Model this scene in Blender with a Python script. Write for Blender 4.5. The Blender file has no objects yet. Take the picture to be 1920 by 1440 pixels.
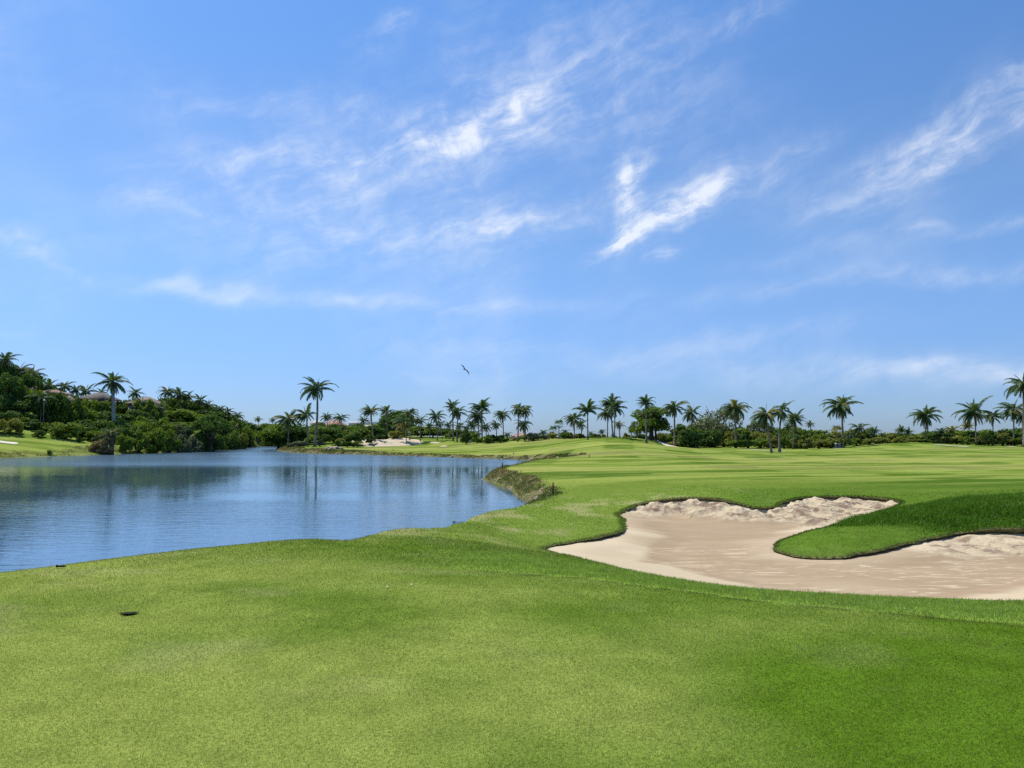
import bpy, math, random
import numpy as np
from mathutils import Vector, Matrix
from mathutils.geometry import delaunay_2d_cdt

R = math.radians
scene = bpy.context.scene
COL = scene.collection
random.seed(7)
rng = np.random.default_rng(11)

# ------------------------------------------------------------------ camera
F = 1440.0                     # focal length in photo pixels (photo 1920 x 1440)
HZ = 818.0                     # horizon row
CAM_H = 3.0                    # eye height above the lake
TH = math.atan((HZ - 720.0) / F)
cd = bpy.data.cameras.new('camera')
cd.sensor_width = 36.0
cd.lens = F / 1920.0 * 36.0
cd.clip_start = 0.1
cd.clip_end = 9000
cam = bpy.data.objects.new('camera', cd)
COL.objects.link(cam)
cam.location = (0, 0, CAM_H)
cam.rotation_euler = (R(90) + TH, 0, 0)
scene.camera = cam

# ------------------------------------------------------------------ light
SUN_EL, SUN_ROT = R(60), R(-52)        # rotation from +Y towards +X
SKY_STRENGTH = 0.095
world = bpy.data.worlds.new('World')
scene.world = world
world.use_nodes = True
sd = bpy.data.lights.new('sun', 'SUN')
sd.energy = 5.0
sd.angle = R(0.53)
sd.color = (1.0, 0.965, 0.90)
sun = bpy.data.objects.new('sun', sd)
COL.objects.link(sun)
sdir = Vector((math.sin(SUN_ROT) * math.cos(SUN_EL), math.cos(SUN_ROT) * math.cos(SUN_EL), math.sin(SUN_EL)))
sun.rotation_euler = sdir.to_track_quat('Z', 'Y').to_euler()
scene.view_settings.view_transform = 'Standard'
scene.view_settings.look = 'None'
scene.view_settings.exposure = 0.2
scene.view_settings.gamma = 1.0
scene.view_settings.use_curve_mapping = False
scene.render.engine = 'CYCLES'
scene.cycles.max_bounces = 4
scene.cycles.transparent_max_bounces = 4
scene.cycles.use_denoising = False
scene.cycles.sample_clamp_indirect = 4.0

def ray(px, py):
    """x/y and z/y of the line of sight through a photo pixel"""
    cx, cy = (px - 960.0) / F, (720.0 - py) / F
    den = math.cos(TH) - cy * math.sin(TH)
    return cx / den, (math.sin(TH) + cy * math.cos(TH)) / den

def at(px, py, d):
    a, b = ray(px, py)
    return Vector((a * d, d, CAM_H + b * d))

# ------------------------------------------------------------------ node helpers
class NT:
    def __init__(self, tree):
        self.t = tree
        self.t.nodes.clear()
    def n(self, kind, **kw):
        nd = self.t.nodes.new(kind)
        for k, v in kw.items():
            setattr(nd, k, v)
        return nd
    def link(self, a, b):
        self.t.links.new(a, b)
    def put(self, sock, v):
        if isinstance(v, bpy.types.NodeSocket):
            self.link(v, sock)
        elif v is not None:
            sock.default_value = v
    def math(self, op, a, b=None, c=None, clamp=False):
        nd = self.n('ShaderNodeMath', operation=op, use_clamp=clamp)
        for s, v in zip(nd.inputs, (a, b, c)):
            self.put(s, v)
        return nd.outputs[0]
    def vmath(self, op, a, b=None):
        nd = self.n('ShaderNodeVectorMath', operation=op)
        self.put(nd.inputs[0], a)
        self.put(nd.inputs[1], b)
        return nd.outputs[0]
    def mix(self, f, a, b, blend='MIX'):
        nd = self.n('ShaderNodeMix', data_type='RGBA', blend_type=blend)
        self.put(nd.inputs[0], f)
        self.put(nd.inputs[6], a if isinstance(a, bpy.types.NodeSocket) else (*a, 1))
        self.put(nd.inputs[7], b if isinstance(b, bpy.types.NodeSocket) else (*b, 1))
        return nd.outputs[2]
    def noise(self, vec=None, scale=5, detail=4, rough=0.55, dist=0.0, col=False):
        nd = self.n('ShaderNodeTexNoise')
        self.put(nd.inputs['Vector'], vec)
        nd.inputs['Scale'].default_value = scale
        nd.inputs['Detail'].default_value = detail
        nd.inputs['Roughness'].default_value = rough
        nd.inputs['Distortion'].default_value = dist
        return nd.outputs['Color' if col else 'Fac']
    def mapping(self, vec, loc=(0, 0, 0), rot=(0, 0, 0), scale=(1, 1, 1), kind='POINT'):
        nd = self.n('ShaderNodeMapping', vector_type=kind)
        self.put(nd.inputs[0], vec)
        nd.inputs['Location'].default_value = loc
        nd.inputs['Rotation'].default_value = rot
        nd.inputs['Scale'].default_value = scale
        return nd.outputs[0]
    def remap(self, v, a, b, c=0.0, d=1.0, smooth=True):
        nd = self.n('ShaderNodeMapRange', interpolation_type='SMOOTHSTEP' if smooth else 'LINEAR')
        self.put(nd.inputs[0], v)
        for i, x in enumerate((a, b, c, d)):
            nd.inputs[i + 1].default_value = x
        return nd.outputs[0]
    def attr(self, name, out='Fac'):
        nd = self.n('ShaderNodeAttribute', attribute_name=name)
        return nd.outputs[out]

def mat(name):
    m = bpy.data.materials.new(name)
    m.use_nodes = True
    return m, NT(m.node_tree)

# ------------------------------------------------------------------ sky with cirrus
def build_sky():
    T = NT(world.node_tree)
    sky = T.n('ShaderNodeTexSky', sky_type='NISHITA', sun_disc=False)
    sky.sun_elevation = SUN_EL
    sky.sun_rotation = SUN_ROT
    sky.altitude = 0
    sky.air_density = 1.0
    sky.dust_density = 0.35
    sky.ozone_density = 2.2
    tc = T.n('ShaderNodeTexCoord')
    d = tc.outputs['Generated']
    sx = T.n('ShaderNodeSeparateXYZ')
    T.link(d, sx.inputs[0])
    az = T.math('ARCTAN2', sx.outputs[0], sx.outputs[1])
    el = T.math('ARCSINE', T.math('MAXIMUM', T.math('MINIMUM', sx.outputs[2], 1.0), -1.0))
    cb = T.n('ShaderNodeCombineXYZ')
    T.link(az, cb.inputs[0])
    T.link(el, cb.inputs[1])
    p = cb.outputs[0]
    # wind warp of the cloud field
    def n2d(vec, scale, detail, rough, col=False):
        nd = T.n('ShaderNodeTexNoise', noise_dimensions='2D')
        T.link(vec, nd.inputs['Vector'])
        nd.inputs['Scale'].default_value = scale
        nd.inputs['Detail'].default_value = detail
        nd.inputs['Roughness'].default_value = rough
        return nd.outputs['Color' if col else 'Fac']
    w1 = T.vmath('SUBTRACT', n2d(p, 7.0, 3, .6, True), (0.5, 0.5, 0.5))
    sc1 = T.n('ShaderNodeVectorMath', operation='SCALE'); T.link(w1, sc1.inputs[0]); sc1.inputs['Scale'].default_value = 0.05
    pw = T.vmath('ADD', p, sc1.outputs[0])
    pw = T.vmath('ADD', T.vmath('MULTIPLY', pw, (1, 1, 0)), (0, 0, 1))
    # (px, py, half length, half width, tilt deg, strength)
    blobs = [
        (915, 228, 230, 70, 15, .40), (965, 200, 110, 62, 30, .26), (770, 280, 190, 42, 12, .42), (1080, 150, 400, 200, 8, .30), (1090, 160, 380, 170, 8, -.55), (620, 215, 420, 34, 3, -.50), (470, 300, 240, 34, 12, -.65), (780, 435, 480, 46, 6, -.60), (1000, 410, 240, 30, 10, -.55), (640, 330, 420, 70, 9, -.40), (1560, 470, 300, 30, 6, -.30), (1850, 240, 260, 60, 22, -.45), (300, 390, 220, 26, 2, -.35),
        (1180, 380, 40, 130, -18, 1.0), (1165, 330, 60, 45, 30, .8), (1255, 400, 140, 48, 28, 1.15), (1150, 450, 90, 34, 35, .8), (1330, 365, 70, 34, 30, .6),
        (1255, 470, 70, 26, 18, .55), (1420, 320, 220, 34, 20, .3),
        (1760, 255, 300, 62, 23, .42), (1850, 205, 260, 70, 25, .30), (1830, 265, 190, 24, 24, .30), (1890, 410, 110, 18, 4, .40), (1760, 415, 60, 14, 0, .22),
        (1790, 508, 240, 28, -2, .95), (1450, 550, 330, 38, 8, .50), (1480, 495, 120, 22, 4, .18),
        (340, 545, 160, 24, -4, 1.25), (560, 562, 320, 24, -3, .75), (900, 575, 440, 24, 1, .60), (800, 440, 520, 110, 6, .28), (620, 330, 430, 110, 10, .28),
        (450, 305, 180, 46, 12, .26), (30, 460, 80, 30, -14, .62), (110, 500, 90, 14, -14, .36), (755, 45, 60, 36, 14, .50), (1400, 38, 110, 28, 12, .40), (700, 90, 110, 50, 20, .18),
        (480, 385, 120, 24, 8, .24), (310, 380, 120, 24, 0, .2), (950, 420, 220, 38, 10, .28),
        (1420, 640, 330, 32, 6, .60), (1300, 690, 640, 60, -3, .50), (1740, 690, 400, 42, 0, .75), (1840, 690, 210, 24, -3, .70), (830, 712, 120, 14, 0, .28), (20, 612, 90, 10, 0, .25),
        (1000, 650, 300, 26, 2, .15), (1650, 380, 160, 16, 6, .18), (600, 205, 380, 60, 3, .18),
    ]
    tot = low = None
    for (px, py, a, b, rot, s) in blobs:
        u, v = ray(px, py)
        caz = math.atan(u)
        cel = math.atan(v * math.cos(caz))
        cs, sn = math.cos(R(rot)), math.sin(R(rot))
        A_, B_ = F / (a * .62), F / (b * .62)
        def dot(v):
            nd = T.n('ShaderNodeVectorMath', operation='DOT_PRODUCT')
            T.link(pw, nd.inputs[0]); nd.inputs[1].default_value = v
            return nd.outputs['Value']
        uu = dot((cs * A_, sn * A_, -(cs * caz + sn * cel) * A_))
        vv = dot((-sn * B_, cs * B_, -(-sn * caz + cs * cel) * B_))
        q = T.math('MULTIPLY_ADD', uu, uu, T.math('MULTIPLY', vv, vv))
        val = T.math('MULTIPLY', T.math('POWER', 0.3679, q), abs(s) * 0.8)
        if py > 485 or s < 0:
            low = val if low is None else T.math('ADD', low, val)
        else:
            tot = val if tot is None else T.math('ADD', tot, val)
    # thread-like texture along the wind
    def dots(v):
        nd = T.n('ShaderNodeVectorMath', operation='DOT_PRODUCT')
        T.link(pw, nd.inputs[0]); nd.inputs[1].default_value = v
        return nd.outputs['Value']
    c22, s22 = math.cos(R(20)), math.sin(R(20))
    fc = T.n('ShaderNodeCombineXYZ')
    T.link(dots((c22 * 8, s22 * 8, 0)), fc.inputs[0]); T.link(dots((-s22 * 40, c22 * 40, 0)), fc.inputs[1])
    fib = n2d(fc.outputs[0], 1.0, 5, .64)
    puff = n2d(pw, 15, 6, .64)
    tex = T.math('ADD', T.math('MULTIPLY', T.remap(fib, 0.26, 0.74), 0.62), T.math('MULTIPLY', T.remap(puff, 0.28, 0.72), 0.62))
    veil = T.math('MULTIPLY', T.remap(n2d(p, 2.6, 2, .6), 0.42, 0.80), 0.20)
    den = T.math('ADD', T.math('MULTIPLY', tot, T.math('ADD', T.math('MULTIPLY', tex, tex), 0.12)), T.math('MULTIPLY', veil, T.math('ADD', tex, 0.2)), clamp=True)
    den = T.math('ADD', den, T.math('MULTIPLY', low, T.math('ADD', T.math('MULTIPLY', tex, .42), .10)), clamp=True)
    den = T.math('MULTIPLY', den, T.remap(sx.outputs[2], -0.01, 0.03))
    # deep clear-air blue: colour balance of the sky by height, the same all round
    tint = T.mix(T.remap(sx.outputs[2], 0.0, 0.28), (.50, .71, 1.22), (.85, 1.08, 1.36))
    tint = T.mix(T.remap(sx.outputs[2], 0.25, 0.6), tint, (.76, 1.20, 1.62))
    skyc = T.mix(1.0, sky.outputs[0], tint, 'MULTIPLY')
    k = 0.90 / SKY_STRENGTH
    c = T.mix(T.math('MULTIPLY', T.math('POWER', den, 1.15), 0.80), skyc, (0.93 * k, 0.97 * k, 1.04 * k))
    bg = T.n('ShaderNodeBackground')
    T.link(c, bg.inputs[0])
    bg.inputs[1].default_value = SKY_STRENGTH
    out = T.n('ShaderNodeOutputWorld')
    T.link(bg.outputs[0], out.inputs[0])
build_sky()
world.cycles.sampling_method = 'MANUAL'
world.cycles.sample_map_resolution = 512

# ------------------------------------------------------------------ numpy noise
def vnoise(x, y, seed=0):
    xi, yi = np.floor(x).astype(np.int64), np.floor(y).astype(np.int64)
    xf, yf = x - xi, y - yi
    u, v = xf * xf * (3 - 2 * xf), yf * yf * (3 - 2 * yf)
    def h(a, b):
        n = (a * 374761393 + b * 668265263 + seed * 974711) & 0x7fffffff
        n = ((n ^ (n >> 13)) * 1274126177) & 0x7fffffff
        return ((n ^ (n >> 16)) & 0xffff) / 65535.0
    return (h(xi, yi) * (1 - u) + h(xi + 1, yi) * u) * (1 - v) + (h(xi, yi + 1) * (1 - u) + h(xi + 1, yi + 1) * u) * v

def fbm(x, y, scale=1.0, octv=4, seed=0):
    x, y = np.asarray(x, float) * scale, np.asarray(y, float) * scale
    s, a, t = 0, 1.0, 0
    for i in range(octv):
        s = s + a * vnoise(x + 17.3 * i, y - 9.1 * i, seed + i)
        t += a
        a *= 0.5
        x, y = x * 2.03, y * 2.03
    return s / t

def sstep(a, b, x):
    t = np.clip((x - a) / (b - a), 0, 1)
    return t * t * (3 - 2 * t)

# ------------------------------------------------------------------ plan of the place
WATER = 0.0
def plan(px, d):
    a, _ = ray(px, HZ)
    return (a * d, d)
def at_z(px, py, z):
    """point of the line of sight at height z relative to the eye"""
    a, b = ray(px, py)
    d = z / b
    return (a * d, d)

lake = [plan(-900, 8.0), plan(-400, 10.2), plan(0, 12.3), plan(200, 13.7), plan(400, 14.8), plan(480, 15.6), plan(560, 18.0), plan(640, 18.6), plan(700, 17.4), plan(760, 15.6), plan(800, 17.2), plan(825, 19.6), plan(860, 22.4), plan(890, 24.6), plan(920, 26.2), plan(955, 28.8), plan(990, 33.4)]
lake += [at_z(a, b, -CAM_H) for a, b in [(993, 945), (980, 935), (952, 915), (922, 907), (908, 897), (912, 891), (935, 883), (970, 875), (1010, 870), (1050, 868.3), (1066, 868), (1068, 867),
         (1040, 866.3), (1000, 864.5), (963, 861.5), (880, 859), (800, 856), (700, 853.5), (660, 851.5), (620, 851), (560, 849.5), (535, 847.5), (521, 844), (524, 841), (535, 838.5), (530, 836.5), (505, 835.8), (475, 837), (440, 841),
         (400, 845), (330, 848), (250, 851), (190, 853), (100, 856), (0, 859.5), (-150, 863), (-300, 868), (-600, 878), (-900, 890)]]
lake = np.array(lake)

def resample(poly, step, closed=True):
    out = []
    n = len(poly)
    for i in range(n if closed else n - 1):
        a, b = poly[i], poly[(i + 1) % n]
        L = np.linalg.norm(b - a)
        k = max(1, int(L / (step(a) if callable(step) else step)))
        for j in range(k):
            out.append(a + (b - a) * j / k)
    return np.array(out)

def chaikin(poly, it=2):
    for _ in range(it):
        q = np.roll(poly, -1, axis=0)
        poly = np.stack([poly * .75 + q * .25, poly * .25 + q * .75], 1).reshape(-1, poly.shape[1])
    return poly

lake = chaikin(lake, 2)
lake = resample(lake, lambda p: 0.45 + 0.012 * np.linalg.norm(p))
# an uneven shore line
nrm = np.roll(lake, -1, 0) - np.roll(lake, 1, 0)
nrm = np.stack([nrm[:, 1], -nrm[:, 0]], 1) / (np.linalg.norm(nrm, axis=1, keepdims=True) + 1e-9)
lake = lake + nrm * ((fbm(lake[:, 0], lake[:, 1], 0.5, 3, 5) - 0.5) * (0.3 + 0.012 * np.linalg.norm(lake, axis=1)))[:, None]

def inside(poly, P):
    lo, hi = poly.min(0), poly.max(0)
    k = (P[:, 0] > lo[0]) & (P[:, 0] < hi[0]) & (P[:, 1] > lo[1]) & (P[:, 1] < hi[1])
    out = np.zeros(len(P), bool)
    if not k.any():
        return out
    x, y = P[k, 0], P[k, 1]
    r = np.zeros(len(x), bool)
    a, b = poly, np.roll(poly, -1, 0)
    for (x1, y1), (x2, y2) in zip(a, b):
        c = ((y1 > y) != (y2 > y))
        if not c.any():
            continue
        t = (x2 - x1) * (y - y1) / (y2 - y1 + 1e-12) + x1
        r ^= c & (x < t)
    out[k] = r
    return out

def nearest(poly, P, chunk=4000):
    """distance to a closed polyline, index of the segment and parameter on it"""
    a = poly
    ab = np.roll(poly, -1, 0) - a
    L2 = (ab ** 2).sum(1) + 1e-12
    D = np.empty(len(P)); I = np.empty(len(P), int); TT = np.empty(len(P))
    for s in range(0, len(P), chunk):
        p = P[s:s + chunk]
        dx = p[:, None, 0] - a[None, :, 0]
        dy = p[:, None, 1] - a[None, :, 1]
        t = np.clip((dx * ab[None, :, 0] + dy * ab[None, :, 1]) / L2, 0, 1)
        q = (dx - t * ab[None, :, 0]) ** 2 + (dy - t * ab[None, :, 1]) ** 2
        k = q.argmin(1)
        r = np.arange(len(p))
        D[s:s + chunk] = np.sqrt(q[r, k]); I[s:s + chunk] = k; TT[s:s + chunk] = t[r, k]
    return D, I, TT

# bunker outline: photo pixel and height relative to the eye, how far the turf stands above the sand at the edge
bk = [(1005, 1028, -2.25, .05), (1080, 1045, -2.1, .10), (1200, 1075, -1.95, .2), (1300, 1093, -1.9, .25), (1400, 1105, -1.88, .25), (1600, 1118, -1.88, .25), (1800, 1127, -1.88, .25), (1920, 1130, -1.88, .25),
      (2150, 1132, -1.9, .25), (2300, 1110, -1.95, .2), (2340, 1060, -2.1, .15), (2250, 1005, -2.2, .14), (2080, 990, -2.18, .14), (1920, 994, -2.2, .13), (1800, 995, -2.25, .13), (1700, 1019, -2.4, .11), (1600, 1042, -2.5, .08), (1540, 1046, -2.55, .06),
      (1480, 1042, -2.55, .06), (1452, 1031, -2.54, .05), (1456, 1018, -2.5, .05), (1490, 1003, -2.45, .06), (1560, 985, -2.4, .07), (1610, 972, -2.3, .08), (1660, 955, -2.2, .09), (1693, 943, -2.14, .12),
      (1688, 936, -2.1, .16), (1640, 931, -2.1, .18), (1560, 929, -2.1, .19), (1500, 932, -2.12, .18), (1468, 941, -2.2, .15), (1450, 951, -2.3, .12), (1420, 953, -2.3, .10), (1385, 944, -2.2, .12), (1350, 935, -2.12, .15),
      (1300, 932, -2.12, .17), (1240, 936, -2.2, .16), (1200, 943, -2.3, .13), (1167, 957, -2.4, .09), (1159, 963, -2.45, .06), (1168, 975, -2.45, .06), (1171, 991, -2.4, .09), (1150, 1002, -2.4, .10), (1100, 1011, -2.35, .09), (1050, 1019, -2.3, .07)]
bunker = np.array([(*at_z(a, b, z), z + CAM_H, g) for a, b, z, g in bk])
bunker_ctrl = bunker.copy()
bunker = chaikin(bunker, 2)
bunker = resample(bunker, 0.11)
nb = np.roll(bunker[:, :2], -1, 0) - np.roll(bunker[:, :2], 1, 0)
nb = np.stack([nb[:, 1], -nb[:, 0]], 1) / (np.linalg.norm(nb, axis=1, keepdims=True) + 1e-9)
bunker[:, :2] += nb * ((fbm(bunker[:, 0], bunker[:, 1], 2.2, 4, 77) - 0.5) * 0.22)[:, None]
bunker[:, 3] *= .45 + .95 * fbm(bunker[:, 0], bunker[:, 1], .9, 3, 88)
SAND_FLOOR = -2.62 + CAM_H

# heights of the land: (photo pixel, height relative to the eye)
cp = [(960, 1440, -1.6), (0, 1440, -1.6), (1920, 1440, -1.6), (-300, 1300, -1.6), (2200, 1300, -1.6), (960, 1250, -1.6), (300, 1200, -1.59), (0, 1150, -1.59), (600, 1100, -1.58), (900, 1110, -1.6), (1300, 1250, -1.6), (1800, 1250, -1.6), (450, 1280, -1.6), (1500, 1380, -1.6),
      (-200, 1100, -1.6), (0, 1074, -1.62), (200, 1047, -1.62), (400, 1028, -1.62), (560, 1016, -1.62), (660, 1018, -1.67), (780, 1001, -1.74), (850, 986, -1.95), (920, 965, -2.25), (980, 950, -2.45),
      (870, 1070, -1.62), (1100, 1085, -1.63), (1300, 1112, -1.63), (1600, 1145, -1.63), (1920, 1172, -1.63), (2200, 1180, -1.63),
      (1000, 985, -2.28), (1080, 975, -2.28), (1100, 955, -2.4), (1130, 990, -2.30), (940, 1010, -2.0), (1036, 928, -2.5), (1100, 930, -2.38), (1150, 940, -2.4),
      (1000, 905, -2.35), (960, 888, -2.32), (928, 887, -2.35), (1100, 900, -2.25), (1300, 915, -2.08), (1420, 935, -2.15), (1550, 915, -2.0), (1300, 880, -2.2), (1700, 900, -2.0), (1900, 910, -1.9), (2100, 900, -1.9), (1600, 870, -2.3), (1900, 870, -2.3), (2100, 870, -2.3), (1100, 875, -2.32), (1030, 871.5, -2.3), (980, 878, -2.3),
      (1530, 1015, -2.36), (1600, 1000, -2.22), (1700, 962, -2.05), (1740, 980, -2.12), (1800, 936, -1.83), (1920, 942, -1.78), (1820, 965, -1.98), (1920, 970, -1.95), (2100, 945, -1.75), (2250, 960, -1.8),
      (1150, 860, -2.2), (1150, 845, -1.7), (1150, 835, -1.2), (1150, 824, -.5), (1150, 821.5, -.3), (1050, 850, -2.1), (1080, 835, -1.35), (1080, 825, -.65), (1000, 850, -2.35), (1000, 838, -1.8), (1000, 825, -.72), (900, 845, -2.3), (900, 828, -1.1), (900, 822, -.45),
      (800, 850, -2.6), (700, 846.5, -2.5), (620, 845, -2.4), (590, 838, -2.03), (545, 837, -2.2), (800, 838, -2.05), (700, 835, -1.9), (650, 832, -1.6), (750, 826, -1.0), (700, 818.7, -.1), (780, 820, -.25), (850, 822, -.5),
      (1212, 831, -1.2), (1212, 822, -.38), (1265, 838, -1.85), (1300, 850, -2.15), (1380, 841, -2.05), (1450, 849, -2.35), (1575, 841, -2.2), (1680, 829, -1.1), (1740, 831, -1.3), (1800, 834.5, -1.6), (1920, 836, -1.75), (2100, 838, -1.9), (1450, 835, -1.95), (1680, 850, -2.1), (1850, 850, -2.2), (2100, 850, -2.1),
      (0, 845, -2.05), (0, 830, -1.0), (100, 846, -2.35), (100, 835, -1.45), (200, 840, -1.95), (200, 828, -.98), (100, 822.5, -.4), (-300, 850, -2.0), (-300, 835, -1.0)]
ctrl = [(*at_z(a, b, z), z + CAM_H) for a, b, z in cp]
ctrl += [tuple(r[:3]) for r in bunker_ctrl]
for px, d, z in [(0, 150, 6.5), (0, 178, 10), (-300, 150, 10), (-300, 122, 3), (-700, 120, 8), (100, 150, 2.6), (100, 178, 6), (200, 172, 4), (200, 152, 1.2), (300, 168, 2.4), (300, 190, 5), (350, 192, 5), (400, 195, 2.5), (450, 225, 1.2), (480, 255, .6), (560, 240, .2),
                 (540, 205, -.9), (600, 205, .1), (700, 215, .4), (0, 420, 3), (480, 420, 0), (960, 420, -2), (1500, 420, -2), (1920, 420, -2), (2400, 250, -2), (2400, 100, -2), (2400, 50, -1.9), (2400, 20, -1.65), (-900, 40, -1.5), (-900, 5, -1.6), (2800, 5, -1.6), (960, 2.4, -1.6), (0, 2.4, -1.6), (1920, 2.4, -1.6),
                 (1150, 165, -1.4), (1000, 185, -1.0), (1300, 170, -1.9), (1600, 175, -2.0), (1850, 175, -2.0), (850, 200, -.4)]:
    ctrl.append((*plan(px, d), z + CAM_H))
ctrl = np.array(ctrl)
def tcoord(x, y):
    y = np.maximum(y, 2.4)
    return np.stack([1.6 * np.arctan(x / y), np.log(y)], 1)
TC = tcoord(ctrl[:, 0], ctrl[:, 1])
def kern(r2):
    return np.sqrt(r2 + 0.0025)
A = kern(((TC[:, None] - TC[None]) ** 2).sum(-1)) - 0.0
n_ = len(TC)
Pm = np.concatenate([np.ones((n_, 1)), TC], 1)
S_ = np.block([[A - 0.004 * np.eye(n_), Pm], [Pm.T, np.zeros((3, 3))]])
W_ = np.linalg.solve(S_, np.concatenate([ctrl[:, 2], np.zeros(3)]))

def land_base(x, y):
    x, y = np.asarray(x, float), np.asarray(y, float)
    q = tcoord(x, y)
    z = np.empty(len(x))
    for s in range(0, len(x), 8000):
        r2 = ((q[s:s + 8000, None] - TC[None]) ** 2).sum(-1)
        z[s:s + 8000] = kern(r2) @ W_[:n_] + W_[n_] + q[s:s + 8000] @ W_[n_ + 1:]
    far = sstep(380, 700, np.hypot(x, y))
    return z * (1 - far) + far * (CAM_H - 2.2)

def bank_width(x, y):
    r = np.hypot(x, y)
    near = (3.0 * sstep(-.13, -.22, x / np.maximum(y, 1)) - .45) * sstep(34, 27, r) * (y > 0)
    w = 0.9 + 0.006 * r + near
    leftbank = sstep(-0.30, -0.36, x / np.maximum(y, 1)) * sstep(80, 100, y)
    return w + 2.5 * leftbank

def land(x, y, full=False):
    x, y = np.atleast_1d(np.asarray(x, float)), np.atleast_1d(np.asarray(y, float))
    P = np.stack([x, y], 1)
    z = land_base(x, y)
    r = np.hypot(x, y)
    z = z + (fbm(x, y, 0.12, 4, 3) - 0.5) * (0.05 + 0.30 * sstep(30, 90, r))
    D = np.full(len(x), 50.0)
    k = r > 6.5
    if k.any():
        Dk, _, _ = nearest(lake, P[k])
        D[k] = np.where(inside(lake, P[k]), -Dk, Dk)
    w = bank_width(x, y)
    near = sstep(31, 24, r)
    prof = np.where((near > 0.5) & (w > 2.5), sstep(0, 1, D / w) ** 1.1, np.clip(D / w, 0, 1) ** 0.6)
    rough = (fbm(x, y, 1.6, 4, 21) - 0.5) * 0.22 * (1 - near) * np.exp(-(D / w - .5) ** 2 * 3)
    zz = np.where(D > 0, (WATER + 0.02) * (1 - prof) + np.maximum(z, WATER + 0.25) * prof + rough, WATER - np.clip(-D * 0.5, 0, 1.2))
    if full:
        return zz, D, w
    return zz

def hit(px, py, dmin=40, dmax=260):
    """first place beyond dmin where the line of sight meets the land"""
    a, b = ray(px, py)
    d = np.arange(dmin, dmax, 0.5)
    zl = land(a * d, d)
    below = np.nonzero(CAM_H + b * d < zl)[0]
    return None if len(below) == 0 else float(d[below[0]])

GU, GL = np.linspace(-.85, .85, 300), np.linspace(math.log(2.4), math.log(44), 300)
_gy = np.exp(np.repeat(GL, 300)); _gx = np.tile(GU, 300) * _gy
GZ, GD, _ = land(_gx, _gy, True)
GZ, GD = GZ.reshape(300, 300), GD.reshape(300, 300)
def land_fast(x, y):
    '''height and distance from the shore, read from a table (near ground only)'''
    fu = np.clip((x / y + .85) / 1.7 * 299, 0, 298.99); fl = np.clip((np.log(y) - GL[0]) / (GL[-1] - GL[0]) * 299, 0, 298.99)
    i, j = fu.astype(int), fl.astype(int)
    a, b = fu - i, fl - j
    def g(G):
        return (G[j, i] * (1 - a) + G[j, i + 1] * a) * (1 - b) + (G[j + 1, i] * (1 - a) + G[j + 1, i + 1] * a) * b
    return g(GZ), g(GD)

def ground_z(x, y):
    return float(land([x], [y])[0])

# ------------------------------------------------------------------ turf colours (base colours of the grasses)
def mown_line(x):
    """distance ahead at which the mown tee gives way to the rough collar, by direction"""
    pts = np.array([at_z(a, b, -1.62) for a, b in [(700, 1062), (870, 1070), (1100, 1085), (1300, 1112), (1600, 1145), (1920, 1172), (2300, 1190)]])
    return pts
ML = mown_line(0)
def collar(x, y):
    u = x / np.maximum(y, 0.5)
    mu = ML[:, 0] / ML[:, 1]
    return y - np.interp(u, mu, ML[:, 1], left=ML[0, 1], right=ML[-1, 1])

def turf(x, y, D=None):
    r = np.hypot(x, y)
    n1 = fbm(x, y, 0.42, 4, 31)
    n2 = fbm(x * 0.6, y, 1.4, 4, 47)
    n3 = fbm(x, y, 5.0, 3, 59)
    side = np.clip((x / np.maximum(y, 1)) * 0.9 + 0.40 + (n1 - .5) * 2.3 + (n2 - .5) * 0.7, 0, 1)
    c = lambda *v: np.array(v)[None]
    yel, mid, deep = c(.208, .252, .054), c(.132, .192, .030), c(.084, .150, .012)
    s = side[:, None]
    col = np.where(s < .5, yel + (mid - yel) * s * 2, mid + (deep - mid) * (s * 2 - 1))
    straw = c(.34, .33, .15)
    k = (sstep(.56, .78, n2) * (0.25 + 0.3 * sstep(0.1, -.5, x / np.maximum(y, 1))))[:, None]
    col = col + (straw - col) * k * 0.55
    # rough collar beyond the mown line
    cl = collar(x, y)
    kr = (sstep(-.02, .10, cl) * sstep(14, 11, r - 0) * sstep(-.16, .0, x / np.maximum(y, 1)))[:, None]
    rough = c(.215, .310, .055) * (0.8 + 0.4 * n3[:, None])
    col = col + (rough - col) * kr * 0.85
    # between lake and bunker: mixed rough with straw
    kb = (sstep(12.5, 15, r) * sstep(36, 30, r))[:, None]
    mixr = c(.150, .215, .036) + (c(.31, .30, .13) - c(.150, .215, .036)) * (sstep(.50, .75, fbm(x, y * .6, 0.9, 4, 91)) * 0.8)[:, None]
    tong = sstep(.24, .32, x / np.maximum(y, 1))[:, None]
    mixr = mixr + (c(.086, .152, .018) - mixr) * tong * .9
    col = col + (mixr - col) * kb
    # fairway
    kf = sstep(30.5, 33, r + (fbm(x, y, .25, 3, 17) - .5) * 5)[:, None]
    fair = c(.128, .182, .030) + (c(.062, .116, .015) - c(.128, .182, .030)) * sstep(.35, .65, fbm(x * .35, y, .11, 4, 13))[:, None]
    dryf = sstep(.55, .72, fbm(x * .3, y, .09, 4, 71)) * sstep(34, 48, y)
    fair = fair + (c(.29, .26, .10) - fair) * dryf[:, None] * .6
    col = col + (fair - col) * kf
    return col * (0.9 + 0.2 * n3[:, None])

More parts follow.
